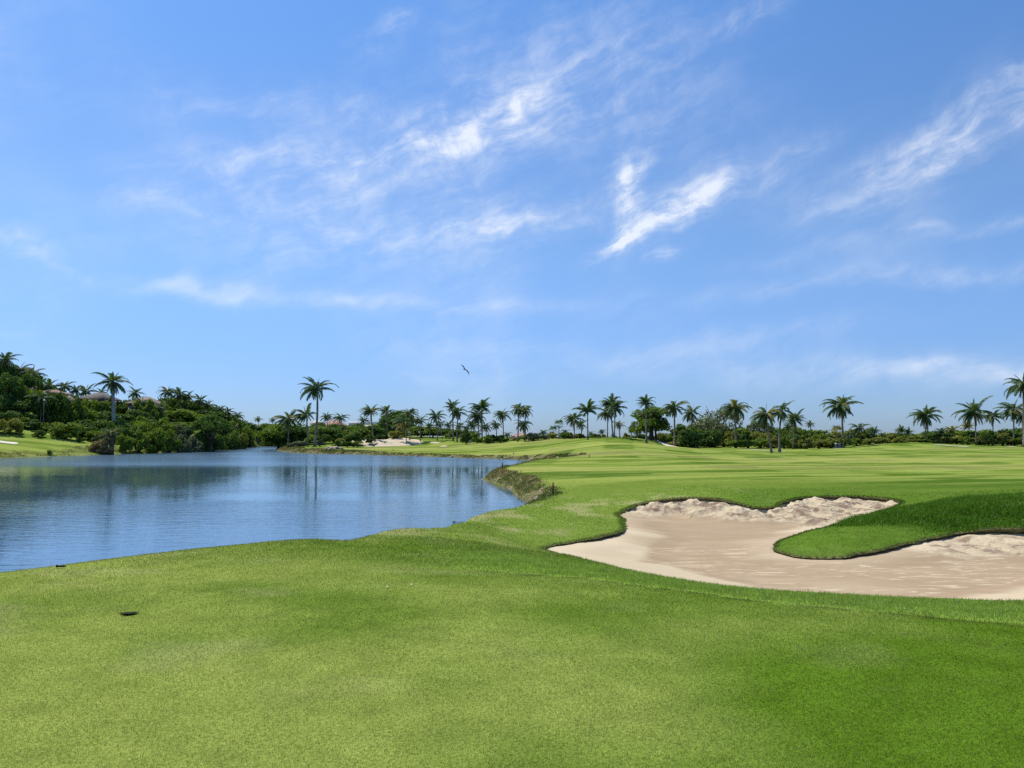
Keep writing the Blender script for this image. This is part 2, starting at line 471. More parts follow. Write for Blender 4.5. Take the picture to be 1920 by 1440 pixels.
def mound_mask(x, y):
    """the long dark grass on the bank between the two arms of the bunker"""
    cx, cy = x, y
    def seg(a, b, w):
        a, b = np.array(a), np.array(b)
        ab = b - a
        t = np.clip(((cx - a[0]) * ab[0] + (cy - a[1]) * ab[1]) / (ab @ ab), 0, 1)
        return np.hypot(cx - a[0] - t * ab[0], cy - a[1] - t * ab[1]) / w
    p0, p1, p2 = plan(1650, 20.5), plan(1790, 20.5), plan(2150, 19.8)
    return sstep(1.9, .45, np.minimum(seg(p0, p1, 1.3), seg(p1, p2, 2.1)))

# ------------------------------------------------------------------ mesh helpers
def mesh_from(name, verts, faces, smooth=False):
    me = bpy.data.meshes.new(name)
    verts = np.asarray(verts, np.float32)
    me.vertices.add(len(verts))
    me.vertices.foreach_set('co', verts.ravel())
    if isinstance(faces, np.ndarray):
        k = faces.shape[1]
        me.loops.add(faces.size)
        me.loops.foreach_set('vertex_index', faces.astype(np.int32).ravel())
        me.polygons.add(len(faces))
        me.polygons.foreach_set('loop_start', np.arange(0, faces.size, k, dtype=np.int32))
        me.polygons.foreach_set('loop_total', np.full(len(faces), k, np.int32))
    else:
        tot = [len(f) for f in faces]
        me.loops.add(sum(tot))
        me.loops.foreach_set('vertex_index', np.array([i for f in faces for i in f], np.int32))
        me.polygons.add(len(faces))
        me.polygons.foreach_set('loop_start', np.concatenate([[0], np.cumsum(tot)[:-1]]).astype(np.int32))
        me.polygons.foreach_set('loop_total', np.array(tot, np.int32))
    me.update(calc_edges=True)
    me.validate()
    if smooth:
        me.polygons.foreach_set('use_smooth', np.ones(len(me.polygons), bool))
    return me

def set_col(me, rgb, name='Col'):
    a = me.color_attributes.new(name, 'FLOAT_COLOR', 'POINT')
    a.data.foreach_set('color', np.concatenate([np.asarray(rgb, np.float32), np.ones((len(rgb), 1), np.float32)], 1).ravel())

def set_f(me, name, v):
    a = me.attributes.new(name, 'FLOAT', 'POINT')
    a.data.foreach_set('value', np.asarray(v, np.float32))

def obj(name, me, m=None, parent=None, loc=None, rot=None, scale=None):
    o = bpy.data.objects.new(name, me)
    COL.objects.link(o)
    if m is not None:
        if len(me.materials) == 0:
            me.materials.append(m)
        elif me.materials[0] != m:
            o.material_slots[0].link = 'OBJECT'
            o.material_slots[0].material = m
    if parent is not None:
        o.parent = parent
    if loc is not None:
        o.location = loc
    if rot is not None:
        o.rotation_euler = rot
    if scale is not None:
        o.scale = scale if hasattr(scale, '__len__') else (scale,) * 3
    return o

def tag(o, label=None, cat=None, group=None, kind=None):
    for k, v in (('label', label), ('category', cat), ('group', group), ('kind', kind)):
        if v:
            o[k] = v
    return o

def root(name, loc, label, cat, group=None, rz=0.0):
    o = bpy.data.objects.new(name, None)
    COL.objects.link(o)
    o.location = loc
    o.rotation_euler = (0, 0, rz)
    o.empty_display_size = 0.2
    return tag(o, label, cat, group)

class MB:
    def __init__(self):
        self.v, self.f = [], []
    def add(self, vs, fs):
        b = len(self.v)
        self.v += [tuple(v) for v in vs]
        self.f += [tuple(i + b for i in f) for f in fs]
    def box(self, x0, x1, y0, y1, z0, z1):
        self.add([(x, y, z) for z in (z0, z1) for y in (y0, y1) for x in (x0, x1)],
                 [(0, 2, 3, 1), (4, 5, 7, 6), (0, 1, 5, 4), (2, 6, 7, 3), (0, 4, 6, 2), (1, 3, 7, 5)])
    def tube(self, pts, radii, n=8, cap=True):
        rings = []
        pts = [Vector(p) for p in pts]
        for i, p in enumerate(pts):
            d = (pts[min(i + 1, len(pts) - 1)] - pts[max(i - 1, 0)]).normalized()
            s = d.cross(Vector((0, 1, 0.02)))
            s = s.normalized() if s.length > 1e-4 else Vector((1, 0, 0))
            t = d.cross(s)
            rings.append([p + (s * math.cos(2 * math.pi * k / n) + t * math.sin(2 * math.pi * k / n)) * radii[i] for k in range(n)])
        vs = [v for r in rings for v in r]
        fs = []
        for i in range(len(pts) - 1):
            for k in range(n):
                a, b = i * n + k, i * n + (k + 1) % n
                fs.append((a, b, b + n, a + n))
        if cap:
            fs.append(tuple(range(n))[::-1])
            fs.append(tuple(range((len(pts) - 1) * n, len(pts) * n)))
        self.add(vs, fs)
    def lathe(self, prof, n=12, cx=0, cy=0):
        vs = [(cx + r * math.cos(2 * math.pi * k / n), cy + r * math.sin(2 * math.pi * k / n), z) for r, z in prof for k in range(n)]
        fs = []
        for i in range(len(prof) - 1):
            for k in range(n):
                a, b = i * n + k, i * n + (k + 1) % n
                fs.append((a, b, b + n, a + n))
        fs.append(tuple(range(n))[::-1])
        fs.append(tuple(range((len(prof) - 1) * n, len(prof) * n)))
        self.add(vs, fs)
    def mesh(self, name, smooth=False):
        return mesh_from(name, self.v, self.f, smooth)

# ------------------------------------------------------------------ materials
def principled(T, col, rough=0.8, spec=0.3, normal=None, **kw):
    b = T.n('ShaderNodeBsdfPrincipled')
    T.put(b.inputs['Base Color'], col if isinstance(col, bpy.types.NodeSocket) else (*col, 1))
    T.put(b.inputs['Roughness'], rough)
    b.inputs['Specular IOR Level'].default_value = spec
    if normal is not None:
        T.link(normal, b.inputs['Normal'])
    for k, v in kw.items():
        T.put(b.inputs[k], v)
    return b
def finish(T, sh):
    o = T.n('ShaderNodeOutputMaterial')
    T.link(sh, o.inputs[0])
def bump(T, h, dist=0.05, strength=1.0):
    b = T.n('ShaderNodeBump')
    b.inputs['Distance'].default_value = dist
    b.inputs['Strength'].default_value = strength
    T.link(h, b.inputs['Height'])
    return b.outputs[0]
def objcoord(T):
    return T.n('ShaderNodeTexCoord').outputs['Object']

def m_ground():
    m, T = mat('turf_ground')
    oc = objcoord(T)
    col = T.attr('Col', 'Color')
    soil, fair = T.attr('soil'), T.attr('fair')
    # mower passes on the fairway
    def stripes(rot, width, dist):
        w = T.n('ShaderNodeTexWave', wave_type='BANDS', bands_direction='X', wave_profile='SIN')
        T.link(T.mapping(oc, rot=(0, 0, R(rot))), w.inputs['Vector'])
        w.inputs['Scale'].default_value = 0.314 / width
        w.inputs['Distortion'].default_value = dist
        w.inputs['Detail'].default_value = 2
        w.inputs['Detail Scale'].default_value = 0.4
        return w.outputs['Fac']
    s1 = T.remap(stripes(66, 7.5, 1.6), .35, .65)
    s2 = T.remap(stripes(8, 8.0, 1.0), .35, .65)
    s3 = T.remap(stripes(78, 3.6, 1.2), .35, .65)
    p1 = T.remap(T.noise(T.mapping(oc, rot=(0, 0, R(-20)), scale=(.30, 1, 1)), .20, 3, .5), .40, .58)
    p2 = T.remap(T.noise(T.mapping(oc, loc=(40, 7, 0), rot=(0, 0, R(14)), scale=(.30, 1, 1)), .17, 3, .5), .44, .60)
    p3 = T.remap(T.noise(T.mapping(oc, loc=(9, 77, 0), scale=(.25, 1, 1)), .30, 3, .5), .46, .62)
    st = T.math('MULTIPLY', T.math('MINIMUM', T.math('ADD', T.math('MULTIPLY', s1, p1), T.math('ADD', T.math('MULTIPLY', s2, p2), T.math('MULTIPLY', s3, p3))), 1.0), fair)
    c = T.mix(st, col, T.mix(.75, col, (.262, .298, .070)))
    dk = T.math('MULTIPLY', T.remap(T.noise(T.mapping(oc, loc=(3, 5, 0), rot=(0, 0, R(6)), scale=(.22, 1, 1)), .13, 4, .55), .52, .70), fair)
    c = T.mix(T.math('MULTIPLY', dk, .75), c, T.mix(.6, c, (.065, .120, .018)))
    # clumps and single blades too small to build
    f1 = T.noise(oc, 3.2, 4, .6)
    f2 = T.noise(oc, 42, 3, .7)
    c = T.mix(1.0, c, T.mix(T.remap(f1, .3, .7), (.86, .88, .84), (1.10, 1.09, 1.10)), 'MULTIPLY')
    c = T.mix(1.0, c, T.mix(T.remap(f2, .28, .72), (.72, .75, .68), (1.24, 1.22, 1.2)), 'MULTIPLY')
    # bare bank: soil, straw and stones
    sn = T.noise(oc, 1.7, 6, .68)
    sc = T.mix(T.remap(sn, .38, .62), (.065, .048, .026), (.20, .155, .09))
    sc = T.mix(T.remap(T.noise(oc, 4.5, 4, .6), .46, .56), sc, (.11, .14, .035))
    sc = T.mix(T.remap(T.noise(oc, 6.5, 3, .6), .62, .68), sc, (.42, .38, .30))
    c = T.mix(soil, c, sc)
    n = bump(T, T.math('ADD', T.math('MULTIPLY', f2, .5), T.math('MULTIPLY', sn, T.math('MULTIPLY', soil, 5.0))), .05, .8)
    finish(T, principled(T, c, 1.0, .0, n).outputs[0])
    return m

def m_water():
    m, T = mat('lake_water')
    oc = objcoord(T)
    ss = T.n('ShaderNodeSeparateXYZ'); T.link(oc, ss.inputs[0])
    # wind ripples: long crests across the wind
    a = T.noise(T.mapping(oc, rot=(0, 0, R(8)), scale=(.55, 1.9, 1)), 1.5, 3, .55, .4)
    b = T.noise(T.mapping(oc, rot=(0, 0, R(-14)), scale=(.7, 1.7, 1)), 4.6, 3, .6, .2)
    cfine = T.noise(T.mapping(oc, rot=(0, 0, R(4)), scale=(.6, 1.8, 1)), 13, 2, .5)
    gust = T.remap(T.noise(T.mapping(oc, rot=(0, 0, R(-6)), scale=(.35, 1, 1)), .055, 3, .5), .38, .66)
    far = T.remap(ss.outputs[1], 66, 84)
    fade = T.remap(ss.outputs[1], 14, 70, 1.0, .16, False)
    rip = T.math('MULTIPLY', fade, T.math('ADD', T.math('MULTIPLY', gust, .42), .12))
    h = T.math('ADD', T.math('MULTIPLY', a, 1.0), T.math('ADD', T.math('MULTIPLY', b, .34), T.math('MULTIPLY', cfine, .06)))
    bp = T.n('ShaderNodeBump')
    bp.inputs['Distance'].default_value = 0.05
    T.link(rip, bp.inputs['Strength'])
    T.link(h, bp.inputs['Height'])
    rgh = T.math('ADD', T.remap(ss.outputs[1], 14, 66, .008, .03, False), T.math('ADD', T.math('MULTIPLY', far, .15), T.math('MULTIPLY', gust, .03)))
    body = T.mix(T.remap(T.noise(oc, .08, 3, .5), .3, .7), (.042, .090, .132), (.052, .100, .140))
    sh = principled(T, body, rgh, .5, bp.outputs[0], IOR=1.6)
    finish(T, sh.outputs[0])
    return m

def m_sand():
    m, T = mat('bunker_sand')
    oc = objcoord(T)
    dry, crust = T.attr('dry'), T.attr('crust')
    n1 = T.noise(T.mapping(oc, rot=(0, 0, R(12)), scale=(.35, 1.3, 1)), 1.1, 5, .62, .4)
    n2 = T.noise(T.mapping(oc, rot=(0, 0, R(-9)), scale=(.5, 2.4, 1)), 3.2, 5, .66, .8)
    n3 = T.noise(oc, 60, 3, .7)
    rake = T.remap(n2, .52, .62)
    k = T.math('MULTIPLY', rake, T.remap(n1, .36, .55))
    k = T.math('MULTIPLY', k, T.math('SUBTRACT', 1.0, T.attr('damp')))
    c = T.mix(T.math('MAXIMUM', T.math('MULTIPLY', k, .85), dry), T.mix(T.remap(n1, .3, .7), (.298, .213, .126), (.338, .247, .152)), (.51, .415, .27))
    # caked red-brown patches on the eroded faces
    cr = T.math('MULTIPLY', crust, T.remap(T.noise(oc, 1.9, 5, .65), .45, .60))
    c = T.mix(cr, c, (.235, .165, .11))
    c = T.mix(1.0, c, T.mix(n3, (.90, .90, .90), (1.08, 1.08, 1.08)), 'MULTIPLY')
    h = T.math('ADD', T.math('MULTIPLY', n3, .10), T.math('ADD', T.math('MULTIPLY', n2, .30), T.math('MULTIPLY', T.noise(oc, 9, 5, .7), T.math('MULTIPLY', crust, 1.4))))
    finish(T, principled(T, c, .95, .08, bump(T, h, .05, .55)).outputs[0])
    return m

def m_simple(name, col, col2=None, scale=4.0, rough=.85, bumpd=0.02, spec=.25, lo=.35, hi=.65):
    m, T = mat(name)
    oc = objcoord(T)
    n = T.noise(oc, scale, 5, .62)
    c = T.mix(T.remap(n, lo, hi), col, col2 or col)
    finish(T, principled(T, c, rough, spec, bump(T, n, bumpd)).outputs[0])
    return m

def m_blade():
    m, T = mat('grass_blades')
    c = T.attr('Col', 'Color')
    d = T.n('ShaderNodeBsdfDiffuse'); T.link(c, d.inputs[0])
    t = T.n('ShaderNodeBsdfTranslucent'); T.link(T.mix(1.0, c, (1.05, 1.1, .7), 'MULTIPLY'), t.inputs[0])
    g = T.n('ShaderNodeBsdfGlossy'); g.inputs['Roughness'].default_value = .45; g.inputs[0].default_value = (1, 1, .95, 1)
    mx = T.n('ShaderNodeMixShader'); mx.inputs[0].default_value = .38
    T.link(d.outputs[0], mx.inputs[1]); T.link(t.outputs[0], mx.inputs[2])
    m2 = T.n('ShaderNodeMixShader'); m2.inputs[0].default_value = .010
    T.link(mx.outputs[0], m2.inputs[1]); T.link(g.outputs[0], m2.inputs[2])
    finish(T, m2.outputs[0])
    return m

def m_leaf(name, c1, c2, tip=None, trans=.25, gloss=.06, vary=.5):
    """leaves: each thing differs a little from its neighbour, each spray of leaves too"""
    m, T = mat(name)
    oi = T.n('ShaderNodeObjectInfo')
    oc = T.n('ShaderNodeNewGeometry').outputs['Position']
    n = T.noise(oc, .55, 3, .6)
    n2 = T.noise(oc, 2.6, 2, .6)
    f = T.math('ADD', T.math('MULTIPLY', oi.outputs['Random'], vary), T.math('MULTIPLY', T.remap(n, .3, .7), 1 - vary))
    c = T.mix(f, c1, c2)
    if tip:
        c = T.mix(T.remap(n2, .55, .72), c, tip)
    c = T.mix(1.0, c, T.mix(n2, (.7, .7, .7), (1.3, 1.3, 1.3)), 'MULTIPLY')
    d = T.n('ShaderNodeBsdfDiffuse'); T.link(c, d.inputs[0])
    t = T.n('ShaderNodeBsdfTranslucent'); T.link(T.mix(1.0, c, (1.3, 1.35, .6), 'MULTIPLY'), t.inputs[0])
    g = T.n('ShaderNodeBsdfGlossy'); g.inputs['Roughness'].default_value = .5
    mx = T.n('ShaderNodeMixShader'); mx.inputs[0].default_value = trans
    T.link(d.outputs[0], mx.inputs[1]); T.link(t.outputs[0], mx.inputs[2])
    m2 = T.n('ShaderNodeMixShader'); m2.inputs[0].default_value = gloss
    T.link(mx.outputs[0], m2.inputs[1]); T.link(g.outputs[0], m2.inputs[2])
    finish(T, m2.outputs[0])
    return m

M = {}
M['ground'], M['water'], M['sand'], M['blade'] = m_ground(), m_water(), m_sand(), m_blade()
M['edge'] = m_simple('turf_edge_soil', (.075, .072, .024), (.17, .145, .060), 7, .95, .04, .1)
M['darksoil'] = m_simple('dark_wet_soil', (.010, .011, .005), (.045, .050, .016), 30, .9, .01, .1)
M['path'] = m_simple('cart_path', (.50, .44, .34), (.62, .56, .45), 1.2, .9)
M['palesand'] = m_simple('pale_waste_sand', (.46, .38, .26), (.26, .22, .13), .55, .95, .2, lo=.50, hi=.74)
M['trunk'] = m_simple('palm_trunk_bark', (.13, .105, .085), (.27, .235, .20), 3.0, .9, .03)
M['trunkgrey'] = m_simple('royal_palm_trunk', (.25, .25, .25), (.36, .36, .36), 1.5, .85, .02)
M['bark'] = m_simple('tree_bark', (.055, .042, .03), (.12, .095, .07), 3.0, .9, .04)
M['palm'] = m_leaf('palm_leaf', (.044, .096, .044), (.095, .145, .050), (.17, .19, .07), .32, .02, .4)
M['palmyel'] = m_leaf('palm_leaf_yellowing', (.16, .165, .045), (.27, .22, .07), None, .3, .02, .5)
M['palmdry'] = m_leaf('palm_leaf_dry', (.17, .115, .06), (.27, .195, .105), None, .15, .01, .5)
M['leafdark'] = m_leaf('broad_leaf_dark', (.046, .100, .022), (.095, .155, .028), (.16, .22, .045), .32, .012)
M['leafmid'] = m_leaf('broad_leaf_mid', (.080, .145, .020), (.160, .220, .030), (.25, .28, .06), .34, .010)
M['leafolive'] = m_leaf('sea_grape_leaf', (.130, .160, .028), (.215, .225, .045), (.38, .32, .12), .32, .012)
M['leafgrey'] = m_leaf('grey_green_leaf', (.11, .135, .065), (.17, .19, .10), (.26, .27, .18), .24, .010)
M['vine'] = m_leaf('dry_vine', (.26, .20, .11), (.40, .31, .18), (.20, .20, .08), .42, .0)
M['rock'] = m_simple('pale_rock', (.34, .28, .19), (.56, .48, .36), 2.6, .9, .06)
M['black'] = m_simple('black_plastic', (.012, .012, .012), (.03, .03, .03), 6, .5, .005)
M['stake'] = m_simple('dark_red_stake', (.10, .018, .012), (.14, .03, .02), 8, .6, .004)
M['bird'] = m_simple('dark_plumage', (.012, .012, .016), (.025, .024, .028), 6, .6, .005)
M['thatch'] = m_simple('grey_thatch', (.16, .125, .10), (.27, .22, .18), 2.5, .95, .1)
M['thatchdark'] = m_simple('brown_thatch', (.10, .088, .078), (.17, .145, .128), 2.5, .95, .1)
M['tile'] = m_simple('terracotta_tile', (.24, .13, .095), (.34, .20, .15), 1.6, .85, .05)
M['wallcream'] = m_simple('earth_render', (.24, .20, .15), (.32, .27, .21), 1.0, .9)
M['wallwhite'] = m_simple('white_render', (.74, .73, .69), (.80, .79, .76), 1.0, .9)
M['glass'] = m_simple('window_glass', (.02, .03, .035), (.03, .04, .045), 1.0, .1, .001, .5)
M['bingrey'] = m_simple('grey_bin', (.16, .17, .18), (.22, .23, .24), 3.0, .6)
M['binlid'] = m_simple('pale_bin_lid', (.55, .56, .57), (.62, .62, .62), 3.0, .5)
M['concrete'] = m_simple('concrete_pad', (.36, .34, .31), (.44, .42, .39), 2.0, .9)
M['coconut'] = m_simple('coconut_husk', (.08, .09, .03), (.15, .12, .05), 5.0, .7)
M['lamp'] = m_simple('white_lamp_globe', (.75, .75, .74), (.8, .8, .8), 1.0, .3)

# ------------------------------------------------------------------ the ground
def build_ground():
    pts = []
    # fan of points round the tee, finer near the eye and inside the view
    rr = [1.2]
    while rr[-1] < 460:
        r = rr[-1]
        rr.append(r * 1.018 + 0.012)
    for i, r in enumerate(rr):
        half = 52 if r > 3 else 90
        na = 270 if r < 260 else 120
        off = .5 * (i % 2)
        for k in range(na + 1):
            a = R(-half + 2 * half * (k + off) / na)
            pts.append((r * math.sin(a), r * math.cos(a)))
        for a in range(half + 6, 360 - half - 2, 8):
            pts.append((r * math.sin(R(a)), r * math.cos(R(a)))) if i % 6 == 0 else None
    for r in (600, 900, 1500, 2600, 4200):
        for a in range(0, 360, 6):
            pts.append((r * math.sin(R(a)), r * math.cos(R(a))))
    pts = np.array(pts)
    # rows along the shore
    P = [pts]
    keep = lake[np.hypot(lake[:, 0], lake[:, 1]) < 260]
    nl = np.roll(lake, -1, 0) - np.roll(lake, 1, 0)
    nl = np.stack([nl[:, 1], -nl[:, 0]], 1) / (np.linalg.norm(nl, axis=1, keepdims=True) + 1e-9)
    w = bank_width(lake[:, 0], lake[:, 1])
    for k in (-.4, 0.02, .12, .25, .4, .6, .8, 1.0, 1.3):
        for sgn in (1, -1):
            q = lake + nl * (sgn * k * w)[:, None]
            P.append(q[:: 1])
    allp = np.concatenate(P)
    # drop points too close to the bunker edge or inside it
    D, _, _ = nearest(bunker[:, :2], allp)
    ins = inside(bunker[:, :2], allp)
    allp = allp[~ins & (D > .07)]
    # offset rows outside the bunker
    rows = []
    for k in (.10, .22, .4, .65):
        for s in (1, -1):
            q = bunker[:, :2] + nb * s * k
            rows.append(q)
    rows = np.concatenate(rows)
    Dr, _, _ = nearest(bunker[:, :2], rows)
    rows = rows[~inside(bunker[:, :2], rows) & (Dr > .08)]
    nbk = len(bunker)
    allp = np.concatenate([bunker[:, :2], rows, allp])
    edges = [(i, (i + 1) % nbk) for i in range(nbk)]
    vs, es, fs, *_ = delaunay_2d_cdt([Vector(p) for p in allp], edges, [], 0, 1e-4, False)
    V = np.array([(v.x, v.y) for v in vs])
    T = np.array([f for f in fs if len(f) == 3], np.int32)
    cen = V[T].mean(1)
    T = T[~inside(bunker[:, :2], cen)]
    z, Dl, w = land(V[:, 0], V[:, 1], True)
    me = mesh_from('ground', np.column_stack([V, z]), T, True)
    col = turf(V[:, 0], V[:, 1])
    mm = mound_mask(V[:, 0], V[:, 1])[:, None]
    col = col * (1 - mm) + np.array([[.045, .110, .010]]) * mm
    r = np.hypot(V[:, 0], V[:, 1])
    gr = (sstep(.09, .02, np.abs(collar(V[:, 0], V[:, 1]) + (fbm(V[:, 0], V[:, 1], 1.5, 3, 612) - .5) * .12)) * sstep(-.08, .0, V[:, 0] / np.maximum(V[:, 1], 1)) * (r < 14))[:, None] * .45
    col = col * (1 - gr) + np.array([[.05, .048, .018]]) * gr  # soil brown along the mown line paints the cut edge's shadow into the ground
    near = sstep(33, 27, r)
    soil = np.where(Dl < 0, 1, (1 - sstep(.75, 1.25, Dl / w + (fbm(V[:, 0], V[:, 1], .7, 3, 8) - .5) * .8)) * (1 - near))
    left = sstep(-.30, -.36, V[:, 0] / np.maximum(V[:, 1], 1)) * sstep(80, 100, V[:, 1])
    soil = soil * (1 - .55 * left * (Dl > 0))
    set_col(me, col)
    set_f(me, 'soil', soil)
    set_f(me, 'fair', sstep(33, 42, r) * (1 - sstep(150, 190, r)))
    o = obj('ground', me, M['ground'])
    tag(o, kind='structure')
build_ground()

# ------------------------------------------------------------------ the lake
def build_lake():
    a = np.array([(-420, 4), (60, 4), (60, 60), (90, 300), (-420, 300)], float)
    me = mesh_from('lake', [(x, y, WATER) for x, y in a], [(0, 1, 2, 3, 4)])
    tag(obj('lake', me, M['water']), kind='structure')
build_lake()

# ------------------------------------------------------------------ the bunker
def sand_height(P):
    D, I, t = nearest(bunker[:, :2], P)
    nx = (I + 1) % len(bunker)
    lip = bunker[I, 2] * (1 - t) + bunker[nx, 2] * t
    gap = (bunker[I, 3] * (1 - t) + bunker[nx, 3] * t) * .72
    edge = lip - gap
    rise = np.maximum(edge - SAND_FLOOR, -.02)
    w = .7 + 6.2 * np.maximum(rise, 0)
    f = np.clip(1 - D / w, 0, 1)
    f = f * f * (3 - 2 * f) * .55 + f * .45
    z = SAND_FLOOR + rise * f
    face = sstep(.05, .5, f) * sstep(.10, .22, rise)
    uu = P[:, 0] / P[:, 1]
    back = np.maximum(sstep(20.5, 22.5, P[:, 1]), sstep(.44, .52, uu) * sstep(12, 14, P[:, 1])) * face
    x, y = P[:, 0], P[:, 1]
    slab = fbm(x * 1.2 + y * .4, y * 1.2, 1.7, 3, 101)
    rid = 1 - np.abs(2 * fbm(x, y, 2.6, 4, 113) - 1)
    amp = 1 - .68 * sstep(.40, .46, uu) * sstep(20, 18, y)
    z = z + amp * back * ((np.floor(slab * 9) / 9 - .5) * .34 + (rid - .7) * .14) * sstep(0, .10, D)
    z = z + (fbm(x, y, .8, 4, 7) - .5) * .03 + (fbm(x * .5, y * 2.2, 2.4, 3, 9) - .5) * .012
    return z, D, face, back

def build_sand():
    b = bunker[:, :2]
    lo, hi = b.min(0), b.max(0)
    g = []
    y = lo[1]
    while y < hi[1]:
        st = .075 + .0025 * (y - lo[1])
        xs = np.arange(lo[0], hi[0], st)
        g.append(np.column_stack([xs + (rng.random(len(xs)) - .5) * st * .5, np.full(len(xs), y) + (rng.random(len(xs)) - .5) * st * .5]))
        y += st
    g = np.concatenate(g)
    # keep what lies in or near the view
    g = g[(g[:, 0] / g[:, 1] < .95)]
    D, _, _ = nearest(b, g)
    g = g[inside(b, g) & (D > .05)]
    out = b[::1]
    n = len(out)
    allp = np.concatenate([out, g])
    vs, es, fs, *_ = delaunay_2d_cdt([Vector(p) for p in allp], [(i, (i + 1) % n) for i in range(n)], [], 0, 1e-4, False)
    V = np.array([(v.x, v.y) for v in vs])
    T = np.array([f for f in fs if len(f) == 3], np.int32)
    T = T[inside(b, V[T].mean(1))]
    z, D, face, back = sand_height(V)
    me = mesh_from('bunker_sand', np.column_stack([V, z]), T, True)
    me.polygons.foreach_set('use_smooth', back[np.array([p.vertices[0] for p in me.polygons])] < .25)
    u = V[:, 0] / V[:, 1]
    dry = np.clip(sstep(.15, .6, face) * .75 + sstep(.55, .8, fbm(V[:, 0], V[:, 1] * 2, .5, 4, 19)) * .25 + sstep(.9, .1, D) * .35 * sstep(13, 16, V[:, 1]), 0, 1)
    set_f(me, 'dry', dry)
    set_f(me, 'crust', back * sstep(0.05, .3, D))
    set_f(me, 'damp', sstep(17.5, 20, V[:, 1]) * .8 * (1 - face))
    tag(obj('bunker_sand', me, M['sand']), kind='structure')
    # cut turf edge: a root mat that overhangs the sand
    s = 1.0
    c = b.mean(0)
    test = b + nb * .05
    inn = np.where(inside(b, test), 1.0, -1.0)[:, None] * nb
    zt = land(b[:, 0], b[:, 1])
    zs, *_ = sand_height(b)
    jit = fbm(b[:, 0], b[:, 1], 6, 3, 201)[:, None]
    gap = np.maximum(zt - zs, .03)[:, None]
    ring = [np.column_stack([b - inn * .03, zt + .012]),
            np.column_stack([b + inn * (.015 + .05 * jit), zt - .01 - .02 * jit[:, 0]]),
            np.column_stack([b + inn * (.03 + .07 * jit), zt - gap[:, 0] * (.22 + .25 * jit[:, 0])]),
            np.column_stack([b - inn * (.02 + .02 * jit), zt - gap[:, 0] * .75]),
            np.column_stack([b - inn * .01, zs - .06])]
    n = len(b)
    V = np.concatenate(ring)
    Fc = []
    for k in range(4):
        for i in range(n):
            a, d = k * n + i, k * n + (i + 1) % n
            Fc.append((a, d, d + n, a + n))
    me = mesh_from('bunker_edge', V, np.array(Fc, np.int32), True)
    tag(obj('bunker_edge', me, M['edge']), kind='structure')
    return b, inn, zt
B_PTS, B_INN, B_Z = build_sand()

# ------------------------------------------------------------------ grass blades
def blades(name, P, h, w, col, lean=.5, label=None, segs=1):
    n = len(P)
    yaw = rng.random(n) * 2 * np.pi
    side = np.column_stack([np.cos(yaw), np.sin(yaw), np.zeros(n)])
    la = rng.random(n) * 2 * np.pi
    lm = rng.random(n) * lean
    ld = np.column_stack([np.cos(la) * lm, np.sin(la) * lm, np.sqrt(np.maximum(1 - lm ** 2, .1))])
    h, w = h[:, None], w[:, None]
    base = P - np.array([[0, 0, .006]])
    if segs == 1:
        V = np.stack([base - side * w * .5, base + side * w * .5, base + ld * h], 1).reshape(-1, 3)
        Fc = np.arange(3 * n, dtype=np.int32).reshape(-1, 3)
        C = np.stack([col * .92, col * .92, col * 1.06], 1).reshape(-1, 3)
    else:
        bend = ld.copy(); bend[:, :2] *= 2.2; bend[:, 2] *= .75
        V = np.stack([base - side * w * .5, base + side * w * .5, base + ld * h * .55 + side * w * .4, base + ld * h * .55 - side * w * .4, base + ld * h * .55 + bend * h * .45], 1).reshape(-1, 3)
        k = np.arange(n, dtype=np.int32)[:, None] * 5
        Fc = np.concatenate([k + np.array([[0, 1, 2]]), k + np.array([[0, 2, 3]]), k + np.array([[3, 2, 4]])]).astype(np.int32)
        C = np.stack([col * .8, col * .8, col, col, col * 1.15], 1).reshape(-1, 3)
    me = mesh_from(name, V, Fc)
    set_col(me, C)
    o = obj(name, me, M['blade'])
    tag(o, label, 'grass', kind='stuff')
    return o

def scatter(n, d0, d1, a=.78, power=1.0):
    """random places in the fan of view, denser towards the eye"""
    u = rng.random(n)
    d = d0 * (d1 / d0) ** (u ** power)
    x = (rng.random(n) * 2 - 1) * a * d
    return np.column_stack([x, d])

def vary(col, amt=.09):
    n = len(col)
    v = 1 + (rng.random((n, 1)) - .5) * 2 * amt
    y = (rng.random((n, 1)) ** 4)
    return col * v * (1 + y * np.array([[.45, .25, .35]]))

